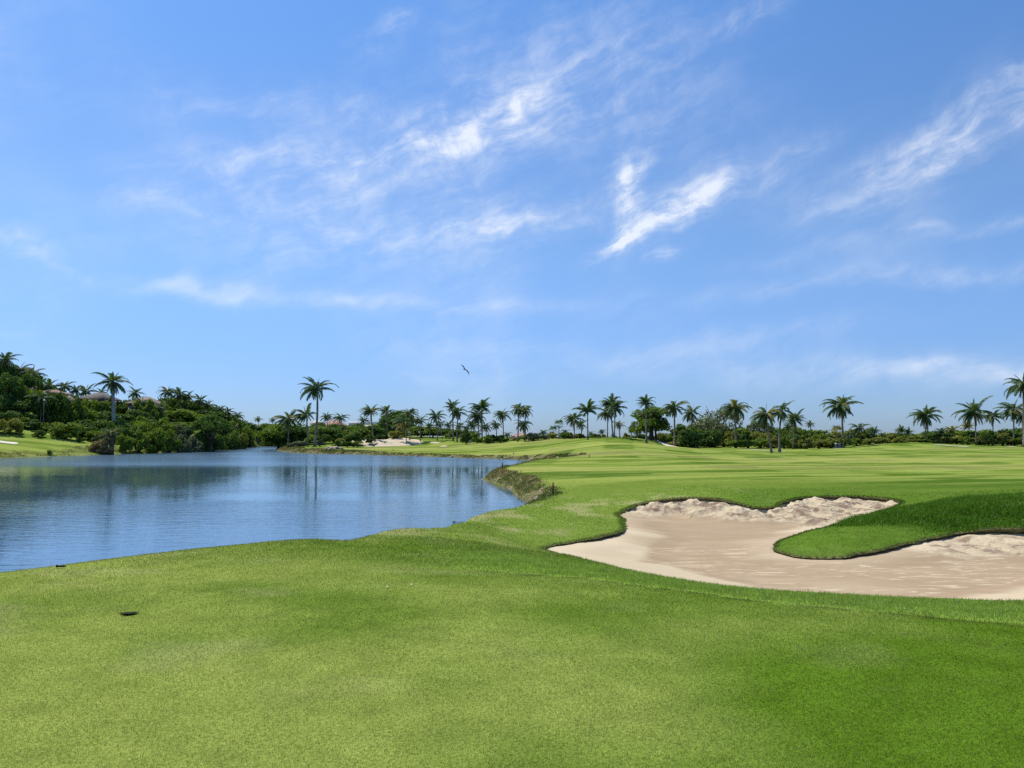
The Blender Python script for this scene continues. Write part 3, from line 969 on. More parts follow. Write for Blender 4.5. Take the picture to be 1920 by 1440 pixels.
def build_grass():
    # mown tee
    P = scatter(680000, 3.0, 13.5, .76)
    ins = inside(bunker[:, :2], P)
    P = P[~ins]
    z, D = land_fast(P[:, 0], P[:, 1])
    cq = collar(P[:, 0], P[:, 1])
    edge_shade = (np.abs(cq + (fbm(P[:, 0], P[:, 1], 1.5, 3, 612) - .5) * .12) < .045 + .06 * (fbm(P[:, 0], P[:, 1], 2.2, 2, 611) - .5)) & (P[:, 0] / P[:, 1] > -.06)
    k = (D > .15)
    P, z, edge_shade = P[k], z[k], edge_shade[k]
    d = P[:, 1]
    cl = sstep(0, .25, collar(P[:, 0], P[:, 1])) * sstep(-.16, 0, P[:, 0] / P[:, 1])
    hh = (.010 + .0010 * d) * (.6 + .7 * rng.random(len(P))) * (1 + 1.1 * cl)
    ww = (.0022 + .00054 * d) * (.7 + .6 * rng.random(len(P)))
    col = vary(turf(P[:, 0], P[:, 1])) * 1.12 * np.where(edge_shade, .38, 1.0)[:, None]  # blades along the mown line coloured darker, painting the cut edge's shadow
    straw = rng.random(len(P)) < .022
    col[straw] = np.array([.46, .42, .20]) * rng.uniform(.7, 1.1, (straw.sum(), 1))
    hh[straw] *= 1.5
    dark = rng.random(len(P)) < .015
    col[dark] *= .6
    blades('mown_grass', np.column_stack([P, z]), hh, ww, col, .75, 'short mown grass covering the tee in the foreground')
    # rough on the slopes between lake, bunker and fairway
    P = scatter(230000, 10.0, 36, .72, .9)
    P = P[np.hypot(P[:, 0], P[:, 1]) + (fbm(P[:, 0], P[:, 1], .25, 3, 17) - .5) * 5 < 31.2 + rng.random(len(P)) * 1.2]
    P = P[~inside(bunker[:, :2], P)]
    z, D = land_fast(P[:, 0], P[:, 1])
    k = (D > .1) & ((collar(P[:, 0], P[:, 1]) > .1) | (P[:, 1] > 11))
    P, z, D = P[k], z[k], D[k]
    d = P[:, 1]
    hh = (.014 + .0007 * d) * (.5 + rng.random(len(P)))
    ww = (.004 + .00055 * d) * (.7 + .6 * rng.random(len(P)))
    col = vary(turf(P[:, 0], P[:, 1]), .3) * 1.1
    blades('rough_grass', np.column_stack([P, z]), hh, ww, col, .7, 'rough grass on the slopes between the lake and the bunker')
    # fringe hanging over the cut edge of the bunker
    n = 52000
    i = rng.integers(0, len(B_PTS), n)
    q = B_PTS[i] + B_INN[i] * (rng.random((n, 1)) * .14 - .10) + rng.normal(0, .03, (n, 2))
    zz = B_Z[i] - .01
    k = (q[:, 0] / q[:, 1] < .85)
    q, zz = q[k], zz[k]
    d = q[:, 1]
    lip = turf(q[:, 0], q[:, 1])
    col = vary(lip * .9, .4)
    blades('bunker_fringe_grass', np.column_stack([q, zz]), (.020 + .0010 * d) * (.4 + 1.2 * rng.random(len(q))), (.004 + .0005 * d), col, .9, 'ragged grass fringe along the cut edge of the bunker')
    # long grass on the bank between the arms of the bunker
    n = 150000
    q = np.column_stack([rng.uniform(8.5, 19, n), rng.uniform(16.5, 25, n)])
    mk = mound_mask(q[:, 0], q[:, 1])
    k = (mk > rng.random(n) ** 1.3 * .95 + .02) & ~inside(bunker[:, :2], q) & (q[:, 0] / q[:, 1] < .8)
    q, mk = q[k], mk[k]
    z = land(q[:, 0], q[:, 1])
    n = len(q)
    tuft = fbm(q[:, 0], q[:, 1], 1.5, 3, 303)
    c = np.array([[.058, .140, .010]]) + (np.array([[.100, .195, .016]]) - np.array([[.058, .14, .010]])) * rng.random((n, 1))
    blades('long_grass', np.column_stack([q, z]), (.03 + .30 * tuft * mk ** 1.5) * (.5 + .8 * rng.random(n)), np.full(n, .013), vary(c, .25), .7, 'long dark green grass on the bank between the two arms of the bunker', 2)
    # uneven, partly dry grass where the near lawn breaks off towards the water
    P = scatter(150000, 8.0, 32, .72, 1.0)
    z, D = land_fast(P[:, 0], P[:, 1])
    lim = np.interp(P[:, 0] / P[:, 1], [-.25, -.12], [4.6, 1.6])
    k = (D > .25) & (D < lim) & (fbm(P[:, 0], P[:, 1], 1.1, 4, 707) > .50) & ~inside(bunker[:, :2], P) & (P[:, 0] / P[:, 1] < .08)
    P, z = P[k], z[k]
    n = len(P)
    d = P[:, 1]
    f = sstep(.5, .75, fbm(P[:, 0], P[:, 1], .7, 3, 717))[:, None]
    c = turf(P[:, 0], P[:, 1]) * (1 - f) + np.array([[.34, .30, .14]]) * f
    blades('shore_grass', np.column_stack([P, z]), (.014 + .0018 * d) * (.4 + 1.2 * rng.random(n) ** 2), .0035 + .0005 * d, vary(c, .3), .8, 'uneven half-dry grass along the lip of the near lake shore')
    # weeds on the eroded banks round the lake
    i = rng.integers(0, len(lake), 130000)
    w = bank_width(lake[:, 0], lake[:, 1])
    nl = np.roll(lake, -1, 0) - np.roll(lake, 1, 0)
    nl = np.stack([nl[:, 1], -nl[:, 0]], 1) / (np.linalg.norm(nl, axis=1, keepdims=True) + 1e-9)
    sg = np.where(inside(lake, lake + nl * .05), -1.0, 1.0)[:, None]
    tt = rng.random((len(i), 1))
    q = lake[i] * (1 - tt) + lake[(i + 1) % len(lake)] * tt + nl[i] * sg[i] * (w[i] * rng.uniform(.05, 1.1, len(i)) )[:, None] + rng.normal(0, .2, (len(i), 2))
    r = np.hypot(q[:, 0], q[:, 1])
    k = (r > 30) & (r < 170) & (np.abs(q[:, 0] / np.maximum(q[:, 1], 1)) < .8) & ~inside(bunker[:, :2], q) & (fbm(q[:, 0], q[:, 1], .8, 3, 404) > np.where(r < 64, .40, .50))
    q = q[k]
    z, D, _ = land(q[:, 0], q[:, 1], True)
    k = D > .05
    q, z = q[k], z[k]
    n = len(q)
    d = q[:, 1]
    f = sstep(.35, .65, fbm(q[:, 0], q[:, 1], .5, 3, 505))[:, None]
    c = np.array([[.10, .135, .030]]) * (1 - f) + np.array([[.20, .155, .07]]) * f
    blades('bank_weeds', np.column_stack([q, z]), (.05 + .0011 * d) * (.4 + rng.random(n)), .010 + .0005 * d, vary(c, .35), .8, 'weedy grass and straw on the eroded lake banks', 2)
build_grass()
# ------------------------------------------------------------------ palms
def frond_mesh(name, bend, leaf, hang, seed, n=24, curl=1.1, thin=1.0):
    """one pinnate frond of unit length: arching midrib along +X, leaflets both sides"""
    rs = random.Random(seed)
    K = 12
    pts, tang = [Vector((0, 0, 0))], []
    for i in range(K):
        t = (i + .5) / K
        a = -bend * t ** curl
        d = Vector((math.cos(a), 0, math.sin(a)))
        tang.append(d)
        pts.append(pts[-1] + d / K)
    def on(t):
        k = min(int(t * K), K - 1)
        f = t * K - k
        return pts[k].lerp(pts[k + 1], f), tang[k]
    mb = MB()
    mb.tube(pts[::2] + ([pts[-1]] if K % 2 else []), [.017 * (1 - .85 * i / (K / 2)) for i in range(K // 2 + 1)], 3, False)
    for i in range(n):
        t = .10 + .90 * (i + .5) / n
        p, d = on(t)
        up = Vector((-d.z, 0, d.x))
        ln = leaf * (math.sin(math.pi * min(1, (t * .92 + .10))) ** .6 * .85 + .15)
        for s in (-1, 1):
            h = hang + rs.uniform(-.22, .22)
            out = Vector((0, s, 0)) * math.cos(h) + Vector((0, 0, -1)) * math.sin(h) + d * (.45 + .5 * t) + up * .18
            out = out.normalized() * ln * rs.uniform(.8, 1.12)
            w = d * (.034 * thin + .012 * rs.random())
            mid = p + out * .55 + Vector((0, 0, .015))
            tip = p + out + Vector((0, 0, -.22 * ln))
            mb.add([p - w * .5, p + w * .5, mid + w * .55, mid - w * .55, tip], [(0, 1, 2, 3), (3, 2, 4)])
    return mb.mesh(name)

FROND = {
    'spear': [frond_mesh('frond_spear', .4, .15, .2, 1, 22), frond_mesh('frond_spear_b', .8, .18, .3, 2, 24)],
    'up': [frond_mesh('frond_up', 1.15, .23, .6, 3, 28, 1.5), frond_mesh('frond_up_b', 1.5, .24, .7, 4, 28, 1.4), frond_mesh('frond_up_c', 1.9, .23, .75, 5, 28, 1.25)],
    'mid': [frond_mesh('frond_mid', 1.45, .25, .9, 6, 28, 1.3), frond_mesh('frond_mid_b', 1.85, .25, .95, 7, 28, 1.2), frond_mesh('frond_mid_c', 1.25, .26, .9, 8, 28, 1.3)],
    'low': [frond_mesh('frond_low', 1.1, .25, 1.05, 9, 28), frond_mesh('frond_low_b', .85, .24, 1.15, 10, 28), frond_mesh('frond_low_c', 1.35, .25, 1.1, 11, 28)],
    'dead': [frond_mesh('frond_dead', .6, .20, 1.25, 12, 18), frond_mesh('frond_dead_b', .35, .18, 1.3, 13, 18)],
}

def trunk_mesh(name, top, r0, r1, bow=(0, 0), seg=10, bulge=1.55, n=8):
    mb = MB()
    pts, rad = [], []
    for i in range(seg + 1):
        t = i / seg
        s = math.sin(math.pi * t)
        pts.append((top[0] * t ** 1.25 + bow[0] * s, top[1] * t ** 1.25 + bow[1] * s, top[2] * t - (.15 if i == 0 else 0)))
        rad.append((r0 + (r1 - r0) * t) * (bulge if i == 0 else 1.18 if i == 1 else 1.0) * (1.05 if i % 2 else .97))
    mb.tube(pts, rad, n)
    return mb.mesh(name, True)

def fronds_for(rs, n, style, wind):
    n = int(n * 1.35)
    """(azimuth, start pitch, kind, relative length) of each frond"""
    out = []
    for i in range(n):
        t = (i + rs.random() * .6) / n
        az = i * 2.39996 + rs.uniform(-.3, .3)
        az += wind * math.sin(az - math.pi) * -.6        # the wind bends the crown to the left
        lean = math.cos(az - math.pi)                      # 1 on the lee (left) side
        if style == 'upright':
            pitch = 84 - 104 * t ** 1.0
        elif style == 'droop':
            pitch = 78 - 132 * t ** .82
        else:
            pitch = 80 - 122 * t ** .88
        pitch += rs.uniform(-9, 9) + wind * 17 * (-lean) * (1 - .6 * t)
        kind = 'spear' if t < .05 else 'up' if t < .36 else 'mid' if t < .68 else 'low'
        ln = (.66 + .38 * math.sin(math.pi * min(1, t + .22))) * rs.uniform(.82, 1.14) * (.62 if t < .05 else 1)
        out.append((az, pitch, kind, ln))
    return out

PALM_COUNT = [0]
def palm(px, py, cx, cy, fl, label, d=None, style='round', n=20, wind=.6, yellow=.1, dead=2, rad=.13, group='coconut palms along the fairway', bow=0.0, name='palm_tree', trunk='trunk', seed=None, nuts=0, cat='palm tree'):
    """px,py foot of the trunk and cx,cy heart of the crown in photo pixels, fl length of a frond in photo pixels"""
    PALM_COUNT[0] += 1
    rs = random.Random(PALM_COUNT[0] * 17 + 3 if seed is None else seed)
    dd = d
    if dd is None:
        dd = hit(px, py) or 140.0
    f = at(px, py, dd)
    z = ground_z(f.x, f.y)
    c = at(cx, cy - .22 * fl, dd)
    top = (c.x - f.x, rs.uniform(-.4, .4), max(c.z - z, .8))
    L = fl / F * dd * 1.4
    rt = root(name, (f.x, f.y, z), label, cat, group)
    k = min(1.0, max(.55, top[2] / 9))
    obj('trunk', trunk_mesh('palm_trunk', top, rad * 1.5 * k, rad * 1.0 * k, (bow / F * dd, 0)), M[trunk], rt)
    items = fronds_for(rs, n, style, wind)
    for az, pitch, kind, ln in items:
        me = rs.choice(FROND[kind])
        old = kind == 'low' and rs.random() < yellow * 2.2 or rs.random() < yellow * .4
        o = obj('frond', me, M['palmyel'] if old else M['palm'], rt)
        e = (rs.uniform(-.35, .35), -R(pitch), az)
        o.location = (top[0], top[1], top[2])
        o.rotation_euler = e
        s = L * ln
        o.scale = (s, s * rs.uniform(.85, 1.1), s)
    for i in range(dead):
        o = obj('frond', rs.choice(FROND['dead']), M['palmdry'], rt)
        o['label'] = 'dry brown frond hanging below the crown'
        o.location = (top[0], top[1], top[2] - .05)
        o.rotation_euler = (rs.uniform(-.4, .4), R(rs.uniform(48, 78)), rs.uniform(0, 6.28))
        s = L * rs.uniform(.6, .85)
        o.scale = (s, s, s)
    for i in range(nuts):
        a = rs.uniform(0, 6.28)
        obj('coconut', NUT, M['coconut'], rt, (top[0] + .3 * math.cos(a), top[1] + .3 * math.sin(a), top[2] - rs.uniform(.15, .55)), None, .17)
    return rt

mb = MB()
mb.lathe([(.02, -1.1), (.6, -.85), (.95, -.2), (.9, .4), (.5, .95), (.02, 1.1)], 8)
NUT = mb.mesh('coconut', True)

# far palms, too small to tell their fronds apart: one crown, one trunk
def crown_of_fronds(name, seed, n, style, wind=.6, fan=False):
    rs = random.Random(seed)
    V, Fc = [], []
    for az, pitch, kind, ln in fronds_for(rs, n, style, wind):
        me = rs.choice(FROND[kind])
        s = ln
        m4 = Matrix.Rotation(az, 4, 'Z') @ Matrix.Rotation(-R(pitch), 4, 'Y') @ Matrix.Rotation(rs.uniform(-.3, .3), 4, 'X') @ Matrix.Scale(s, 4)
        b = len(V)
        V += [tuple(m4 @ v.co) for v in me.vertices]
        Fc += [tuple(b + i for i in p.vertices) for p in me.polygons]
    return mesh_from(name, V, Fc)

def fan_crown(name, seed, n=16):
    """fan palm: round folded blades on stalks"""
    rs = random.Random(seed)
    mb = MB()
    for i in range(n):
        az, pitch = i * 2.4 + rs.uniform(-.2, .2), 75 - 110 * (i / n)
        m4 = Matrix.Rotation(az, 4, 'Z') @ Matrix.Rotation(-R(pitch), 4, 'Y')
        vs = [Vector((0, 0, 0)), Vector((.45, .012, 0)), Vector((.45, -.012, 0))]
        fs = [(0, 1, 2)]
        K = 11
        for k in range(K):
            a = R(-95 + 190 * (k + .5) / K)
            r = .55 * rs.uniform(.85, 1.1)
            b = len(vs)
            c0 = Vector((.45, 0, 0))
            da = R(7.5)
            vs += [c0, c0 + Vector((math.cos(a - da), math.sin(a - da), .06)) * r * .6, c0 + Vector((math.cos(a), math.sin(a), -.12)) * r, c0 + Vector((math.cos(a + da), math.sin(a + da), .06)) * r * .6]
            fs.append((b, b + 1, b + 2, b + 3))
        mb.add([m4 @ v for v in vs], fs)
    return mb.mesh(name)

CROWN = {'palm': [crown_of_fronds('palm_crown_%s' % c, 40 + i, 18, st) for i, (c, st) in enumerate(zip('abcd', ('round', 'droop', 'upright', 'round')))],
         'fan': [fan_crown('fan_palm_crown_a', 5), fan_crown('fan_palm_crown_b', 9)]}
def small_palm(px, py, cx, cy, fl, label, d, kind='palm', m='palm', group='small palms in the shrub belt', rad=.11, name='palm_tree'):
    PALM_COUNT[0] += 1
    rs = random.Random(PALM_COUNT[0] * 13)
    f, c = at(px, py, d), at(cx, cy, d)
    z = ground_z(f.x, f.y)
    top = (c.x - f.x, 0, max(c.z - z, .6))
    rt = root('fan_palm' if kind == 'fan' else name, (f.x, f.y, z), label, 'palm tree', group)
    obj('trunk', trunk_mesh('palm_trunk', top, rad, rad * .75, (0, 0), 6, 1.4, 6), M['trunk'], rt)
    s = fl / F * d * 1.4
    obj('crown', rs.choice(CROWN[kind]), M[m], rt, top, (0, 0, rs.uniform(-.5, .5)), (s, s, s * rs.uniform(.9, 1.1)))
    return rt

# ------------------------------------------------------------------ broad-leaved trees and shrubs
def leaf_crown(name, seed, leaves=1500, clumps=16, size=.09, flat=.8, spread=1.0, lift=0.0, dome=False):
    """foliage of unit radius standing on z = 0: leaves on many uneven clumps"""
    r = np.random.default_rng(seed)
    C, Rr = [], []
    for i in range(clumps):
        a, q = r.random() * 2 * np.pi, np.sqrt(r.random()) * .68 * spread
        hz = r.random()
        if dome:
            q = (i + .5) / clumps * .85
            hz = .55 + .35 * (1 - q) + .1 * r.random()
        zc = lift + flat * (.17 + 1.02 * hz * (1 - .45 * q))
        C.append((q * np.cos(a), q * np.sin(a), zc))
        Rr.append(r.uniform(.20, .36))
    C, Rr = np.array(C), np.array(Rr)
    n = leaves
    k = r.integers(0, clumps, n)
    u = r.normal(size=(n, 3))
    u /= np.linalg.norm(u, axis=1, keepdims=True)
    u[:, 2] = np.where(u[:, 2] < -.3, -u[:, 2] * .7, u[:, 2])
    u /= np.linalg.norm(u, axis=1, keepdims=True)
    rad = Rr[k] * (1 - .45 * r.random(n) ** 2.2)
    P = C[k] + u * rad[:, None] * np.array([1.1, 1.1, flat * .9 + .1])
    # stray sprigs
    P += r.normal(0, .025, (n, 3))
    P[:, 2] = np.maximum(P[:, 2], .02)
    nn = u * .7 + r.normal(0, .55, (n, 3)) + np.array([0, 0, .25])
    nn /= np.linalg.norm(nn, axis=1, keepdims=True)
    t = np.cross(nn, r.normal(size=(n, 3)))
    t /= np.linalg.norm(t, axis=1, keepdims=True)
    b = np.cross(nn, t)
    s = (size * r.uniform(.6, 1.3, n))[:, None]
    V = np.stack([P - t * s, P + b * s * .55, P + t * s, P - b * s * .55], 1).reshape(-1, 3)
    Fc = np.arange(4 * n, dtype=np.int32).reshape(-1, 4)
    return mesh_from(name, V, Fc)

LEAF = {
    'bush': [leaf_crown('bush_crown_%d' % i, 60 + i, 2400, 17, .085, .9) for i in range(4)],
    'seagrape': [leaf_crown('sea_grape_crown_%d' % i, 70 + i, 1800, 16, .105, .85) for i in range(4)],
    'tree': [leaf_crown('tree_crown_%d' % i, 80 + i, 3600, 24, .068, .95, 1.05) for i in range(3)],
    'umbrella': [leaf_crown('umbrella_crown_%d' % i, 90 + i, 3600, 24, .055, .42, 1.15, .0, True) for i in range(2)],
    'open': [leaf_crown('open_crown_%d' % i, 95 + i, 1900, 22, .055, .95, 1.15) for i in range(2)],
}
def stems(name, seed, n=5, h=.75, spread=.45, r=.05):
    rs = random.Random(seed)
    mb = MB()
    for i in range(n):
        a = i * 6.28 / n + rs.uniform(-.4, .4)
        q = spread * rs.uniform(.5, 1.1)
        x0, y0 = .06 * math.cos(a), .06 * math.sin(a)
        mb.tube([(x0, y0, -.05), (x0 + q * .3 * math.cos(a), y0 + q * .3 * math.sin(a), h * .45), (q * math.cos(a), q * math.sin(a), h * rs.uniform(.85, 1.1))], [r, r * .75, r * .3], 5)
    return mb.mesh(name, True)
def tree_limbs(name, seed, h=.5, r=.06, n=6, multi=1):
    rs = random.Random(seed)
    mb = MB()
    for m in range(multi):
        ox, oy = (rs.uniform(-.22, .22), rs.uniform(-.22, .22)) if multi > 1 else (0, 0)
        mb.tube([(ox, oy, -.08), (ox + .01, oy, h * .3), (ox * .8 + .02, oy * .8 + .01, h * .75), (ox * .7, oy * .7, h * 1.15)], [r * 1.4, r, r * .85, r * .5], 7)
        for i in range(n):
            a = i * 6.28 / n + rs.uniform(-.5, .5)
            b = h * rs.uniform(.6, 1.0)
            q = rs.uniform(.35, .7)
            zz = h + rs.uniform(.25, .65)
            mb.tube([(ox * .8, oy * .8, b), (ox + q * .45 * math.cos(a), oy + q * .45 * math.sin(a), b + (zz - b) * .5), (ox + q * math.cos(a), oy + q * math.sin(a), zz)], [r * .5, r * .35, r * .12], 5)
    return mb.mesh(name, True)
STEM = [stems('shrub_stems_%d' % i, 20 + i) for i in range(3)]
LIMB = [tree_limbs('tree_limbs_%d' % i, 30 + i) for i in range(3)]
LIMB_MULTI = tree_limbs('tree_limbs_many', 37, .55, .045, 5, 6)

SHRUB_N = [0]
def shrub(px, d, top_py, wpx, label, kind='bush', m='leafmid', group=None, name='shrub', cat='shrub', clear=0.0, trunkmat='bark', base_py=None, limb=None, minh=.7):
    """px direction and d distance of the plant, top_py its top and wpx its width in photo pixels; clear: bare trunk as part of the height"""
    SHRUB_N[0] += 1
    rs = random.Random(SHRUB_N[0] * 7 + 5)
    f = at(px, HZ, d)
    z = ground_z(f.x, f.y)
    h = max(at(px, top_py, d).z - z, minh)
    w = wpx / F * d * .5
    rt = root(name, (f.x, f.y, z), label, cat, group)
    me = LEAF[kind][rs.randrange(len(LEAF[kind]))]
    top = {'bush': 1.25, 'seagrape': 1.2, 'tree': 1.38, 'umbrella': .62, 'open': 1.38}[kind]
    hz = h * (1 - clear)
    obj('crown', me, M[m], rt, (0, 0, h * clear), (0, 0, rs.uniform(0, 6.28)), (w * 1.02, w * 1.02, hz / top))
    if clear > 0 or kind in ('tree', 'umbrella', 'open'):
        lm = limb or LIMB[rs.randrange(3)]
        obj('trunk', lm, M[trunkmat], rt, (0, 0, 0), (0, 0, rs.uniform(0, 6.28)), (w, w, h * .8))
    else:
        obj('trunk', STEM[rs.randrange(3)], M[trunkmat], rt, None, (0, 0, rs.uniform(0, 6.28)), (w * .9, w * .9, h * .85))
    return rt

ORD = ['first', 'second', 'third', 'fourth', 'fifth', 'sixth', 'seventh', 'eighth', 'ninth', 'tenth', 'eleventh', 'twelfth', 'thirteenth', 'fourteenth', 'fifteenth', 'sixteenth', 'seventeenth', 'eighteenth', 'nineteenth', 'twentieth'] + ['%dth' % i if i % 10 not in (1, 2, 3) else '%d%s' % (i, {1: 'st', 2: 'nd', 3: 'rd'}[i % 10]) for i in range(21, 60)]

# ---- palms of the photograph, left to right -------------------------------------------------
palm(590, 838, 594, 735, 29, 'tallest slender palm on the lake point, clear of the skyline', n=19, wind=.9, dead=0, rad=.17, nuts=6, bow=2.5, yellow=0, group='palms round the lake point')
palm(577, 832, 575, 785, 23, 'short palm swept hard to the left beside the tallest palm', d=152, style='upright', n=16, wind=1.6, dead=2, group='palms round the lake point', rad=.16)
palm(540, 833, 541, 791, 24, 'bushy palm leaning over the tip of the lake point', d=154, style='droop', n=20, dead=2, yellow=.25, group='palms round the lake point')
palm(614, 815, 614, 785, 13, 'small palm in front of the tile-roofed house', d=205, n=16, dead=0, group='palms before the far houses')
palm(641, 815, 640, 786, 14, 'small palm at the right end of the tile-roofed house', d=205, n=14, dead=1, group='palms before the far houses')
palm(700, 831, 695, 777, 17, 'palm with two-tier crown left of the umbrella-shaped tree', d=160, style='upright', n=22, group='palms beside the pale sand')
palm(679, 812, 683, 791, 12, 'low palm at the right end of the white flat-roofed house', d=200, n=14, dead=0, group='palms before the far houses')
palm(727, 820, 725, 776, 14, 'palm with raised fronds rising before the umbrella-shaped tree', d=178, style='upright', n=15, dead=1, group='palms beside the pale sand')
palm(768, 826, 770, 779, 18, 'palm with upright spear at the right edge of the umbrella-shaped tree', d=162, style='droop', n=18, yellow=.3, dead=3, group='palms beside the pale sand')
palm(762, 826, 760, 794, 18, 'low palm with yellowed hanging fronds on the pale sand', d=160, style='droop', n=18, yellow=.7, dead=4, group='palms beside the pale sand')
palm(788, 823, 788, 792, 15, 'thin low palm at the right end of the pale sand', d=165, n=16, group='palms beside the pale sand')
palm(820, 822, 818, 784, 16, 'palm standing alone right of the pale sand', d=165, n=18, group='palms on the left of the green')
palm(829, 821, 826, 798, 12, 'small palm tucked right of the lone palm by the sand', d=172, n=14, group='palms on the left of the green')
palm(842, 820, 842, 799, 11, 'smallest palm at the left of the pair with crossed crowns', d=168, n=14, group='palms on the left of the green')
palm(850, 819, 848, 767, 14, 'taller of two palms with crossed crowns', d=162, n=16, style='upright', group='palms on the left of the green')
palm(857, 819, 858, 776, 17, 'fuller of two palms with crossed crowns', d=160, n=20, style='droop', group='palms on the left of the green')
palm(864, 819, 863, 801, 12, 'low yellowish palm under the crossed crowns', d=164, n=14, yellow=.5, group='palms on the left of the green')
palm(904, 820, 904, 769, 19, 'tall palm with pointed spear in the dense clump', d=155, n=24, style='upright', dead=1, group='palms in the dense clump')
palm(898, 820, 897, 784, 19, 'palm with wide skirt in the middle of the dense clump', d=157, n=22, style='droop', dead=3, group='palms in the dense clump')
palm(889, 820, 887, 800, 15, 'low palm at the left side of the dense clump', d=160, n=15, group='palms in the dense clump')
palm(912, 820, 911, 804, 13, 'low palm at the right side of the dense clump', d=160, n=15, group='palms in the dense clump')
palm(944, 818, 943, 780, 17, 'single-trunk palm with hanging fronds right of the dense clump', d=158, style='droop', n=18, dead=1, wind=.9, group='palms in the middle distance')
palm(931, 818, 931, 800, 13, 'short palm close left of the hanging-frond palm', d=160, n=16, dead=0, group='palms in the middle distance')
palm(971, 822, 973, 771, 17, 'left of the three palms before the red tile roof', d=148, n=18, style='droop', group='palms before the red tile roof')
palm(985, 821, 985, 774, 16, 'tall right palm of three before the red tile roof', d=150, n=18, yellow=.25, group='palms before the red tile roof')
palm(984, 822, 983, 799, 16, 'short front palm of three before the red tile roof', d=147, n=18, style='droop', group='palms before the red tile roof')
palm(1077, 820, 1077, 790, 19, 'broad low palm left of the tall upright-fronded palm', d=150, n=20, yellow=.2, group='palms on the middle rise')
palm(1090, 819, 1091, 799, 12, 'small yellowish palm at the foot of the upright-fronded palm', d=152, n=15, yellow=.5, group='palms on the middle rise')
palm(1102, 823, 1102, 774, 20, 'tall palm with stiff upright fronds alone on the middle rise', style='upright', d=128, n=18, dead=0, wind=.3, nuts=3, rad=.15, group='palms on the middle rise')
palm(1139, 819, 1139, 778, 19, 'left palm of the leaning trio on the rise', d=140, style='droop', n=16, yellow=.2, group='palms on the middle rise')
palm(1150, 819, 1148, 760, 20, 'swept tall palm in the middle of the leaning trio', d=138, n=18, wind=1.4, style='upright', group='palms on the middle rise', bow=-2)
palm(1152, 819, 1153, 770, 20, 'right palm of the leaning trio with raised fronds', d=137, n=18, wind=.2, group='palms on the middle rise')
palm(1162, 820, 1162, 799, 12, 'small yellow palm right of the leaning trio', d=142, n=14, yellow=.6, group='palms on the middle rise')
palm(1185, 820, 1184, 808, 9, 'thin young palm left of the big almond tree', d=150, n=12, dead=0, group='palms on the middle rise')
palm(1212, 831, 1211, 760, 17, 'tall narrow palm with upright spear before the big almond tree', style='upright', n=20, dead=1, wind=.3, rad=.15, group='palms along the cart path')
palm(1265, 837, 1264, 768, 21, 'palm with grey trunk beside the pale cart path', style='droop', n=22, dead=2, yellow=.3, rad=.15, group='palms along the cart path')
palm(1297, 826, 1297, 778, 20, 'ragged palm with brown heart behind the dark shrubs', d=140, style='droop', n=18, dead=5, yellow=.25, wind=1.0, group='palms along the cart path')
palm(1380, 840, 1378, 771, 26, 'full-crowned palm with golden hanging fronds by the shrub belt', style='droop', n=26, dead=3, yellow=.5, wind=.5, rad=.15, group='palms along the cart path')
palm(1447, 849, 1437, 783, 25, 'left of two curved-trunk palms on the fairway, swept crown', style='droop', n=22, dead=2, yellow=.3, wind=1.5, bow=-2.5, rad=.15, group='two curved palms on the fairway')
palm(1462, 848, 1466, 775, 22, 'right of two curved-trunk palms on the fairway, thicker foot', n=20, dead=3, yellow=.25, wind=1.2, bow=-2.0, rad=.17, style='droop', group='two curved palms on the fairway')
palm(1487, 832, 1490, 792, 19, 'dark stiff palm behind the two curved palms', d=138, n=22, style='upright', dead=5, wind=.3, group='palms in the shrub belt')
palm(1581, 839, 1577, 766, 28, 'lush palm with drooping skirt over the grey bins', d=140, style='droop', n=26, dead=2, wind=.8, rad=.16, yellow=.15, group='palms in the shrub belt')
palm(1521, 822, 1520, 797, 10, 'small palm alone above the belt, left of the bins', d=150, n=14, dead=0, group='palms in the shrub belt')
palm(1612, 828, 1612, 805, 15, 'low palm with arching fronds right of the bins', d=146, style='droop', n=16, dead=0, group='palms in the shrub belt')
palm(1735, 828, 1735, 786, 26, 'broad lone palm standing well clear in the right belt', d=146, n=20, dead=3, wind=.8, yellow=.2, group='palms at the right edge')
palm(1831, 832, 1827, 779, 29, 'wide-crowned leaning palm with a hanging brown skirt', d=142, n=20, dead=4, wind=.9, yellow=.2, group='palms at the right edge')
palm(1862, 830, 1862, 786, 19, 'yellow-green palm between two larger ones near the right edge', d=146, n=18, yellow=.45, dead=1, group='palms at the right edge')
palm(1901, 828, 1900, 774, 26, 'dark palm with pale heart near the right edge', d=140, n=20, style='droop', dead=2, group='palms at the right edge')
palm(1921, 830, 1919, 729, 33, 'very tall palm cut by the right edge of the picture', d=132, n=18, dead=1, rad=.17, group='palms at the right edge')
palm(1918, 830, 1917, 784, 18, 'golden palm at the foot of the very tall edge palm', d=138, n=16, yellow=.6, group='palms at the right edge')

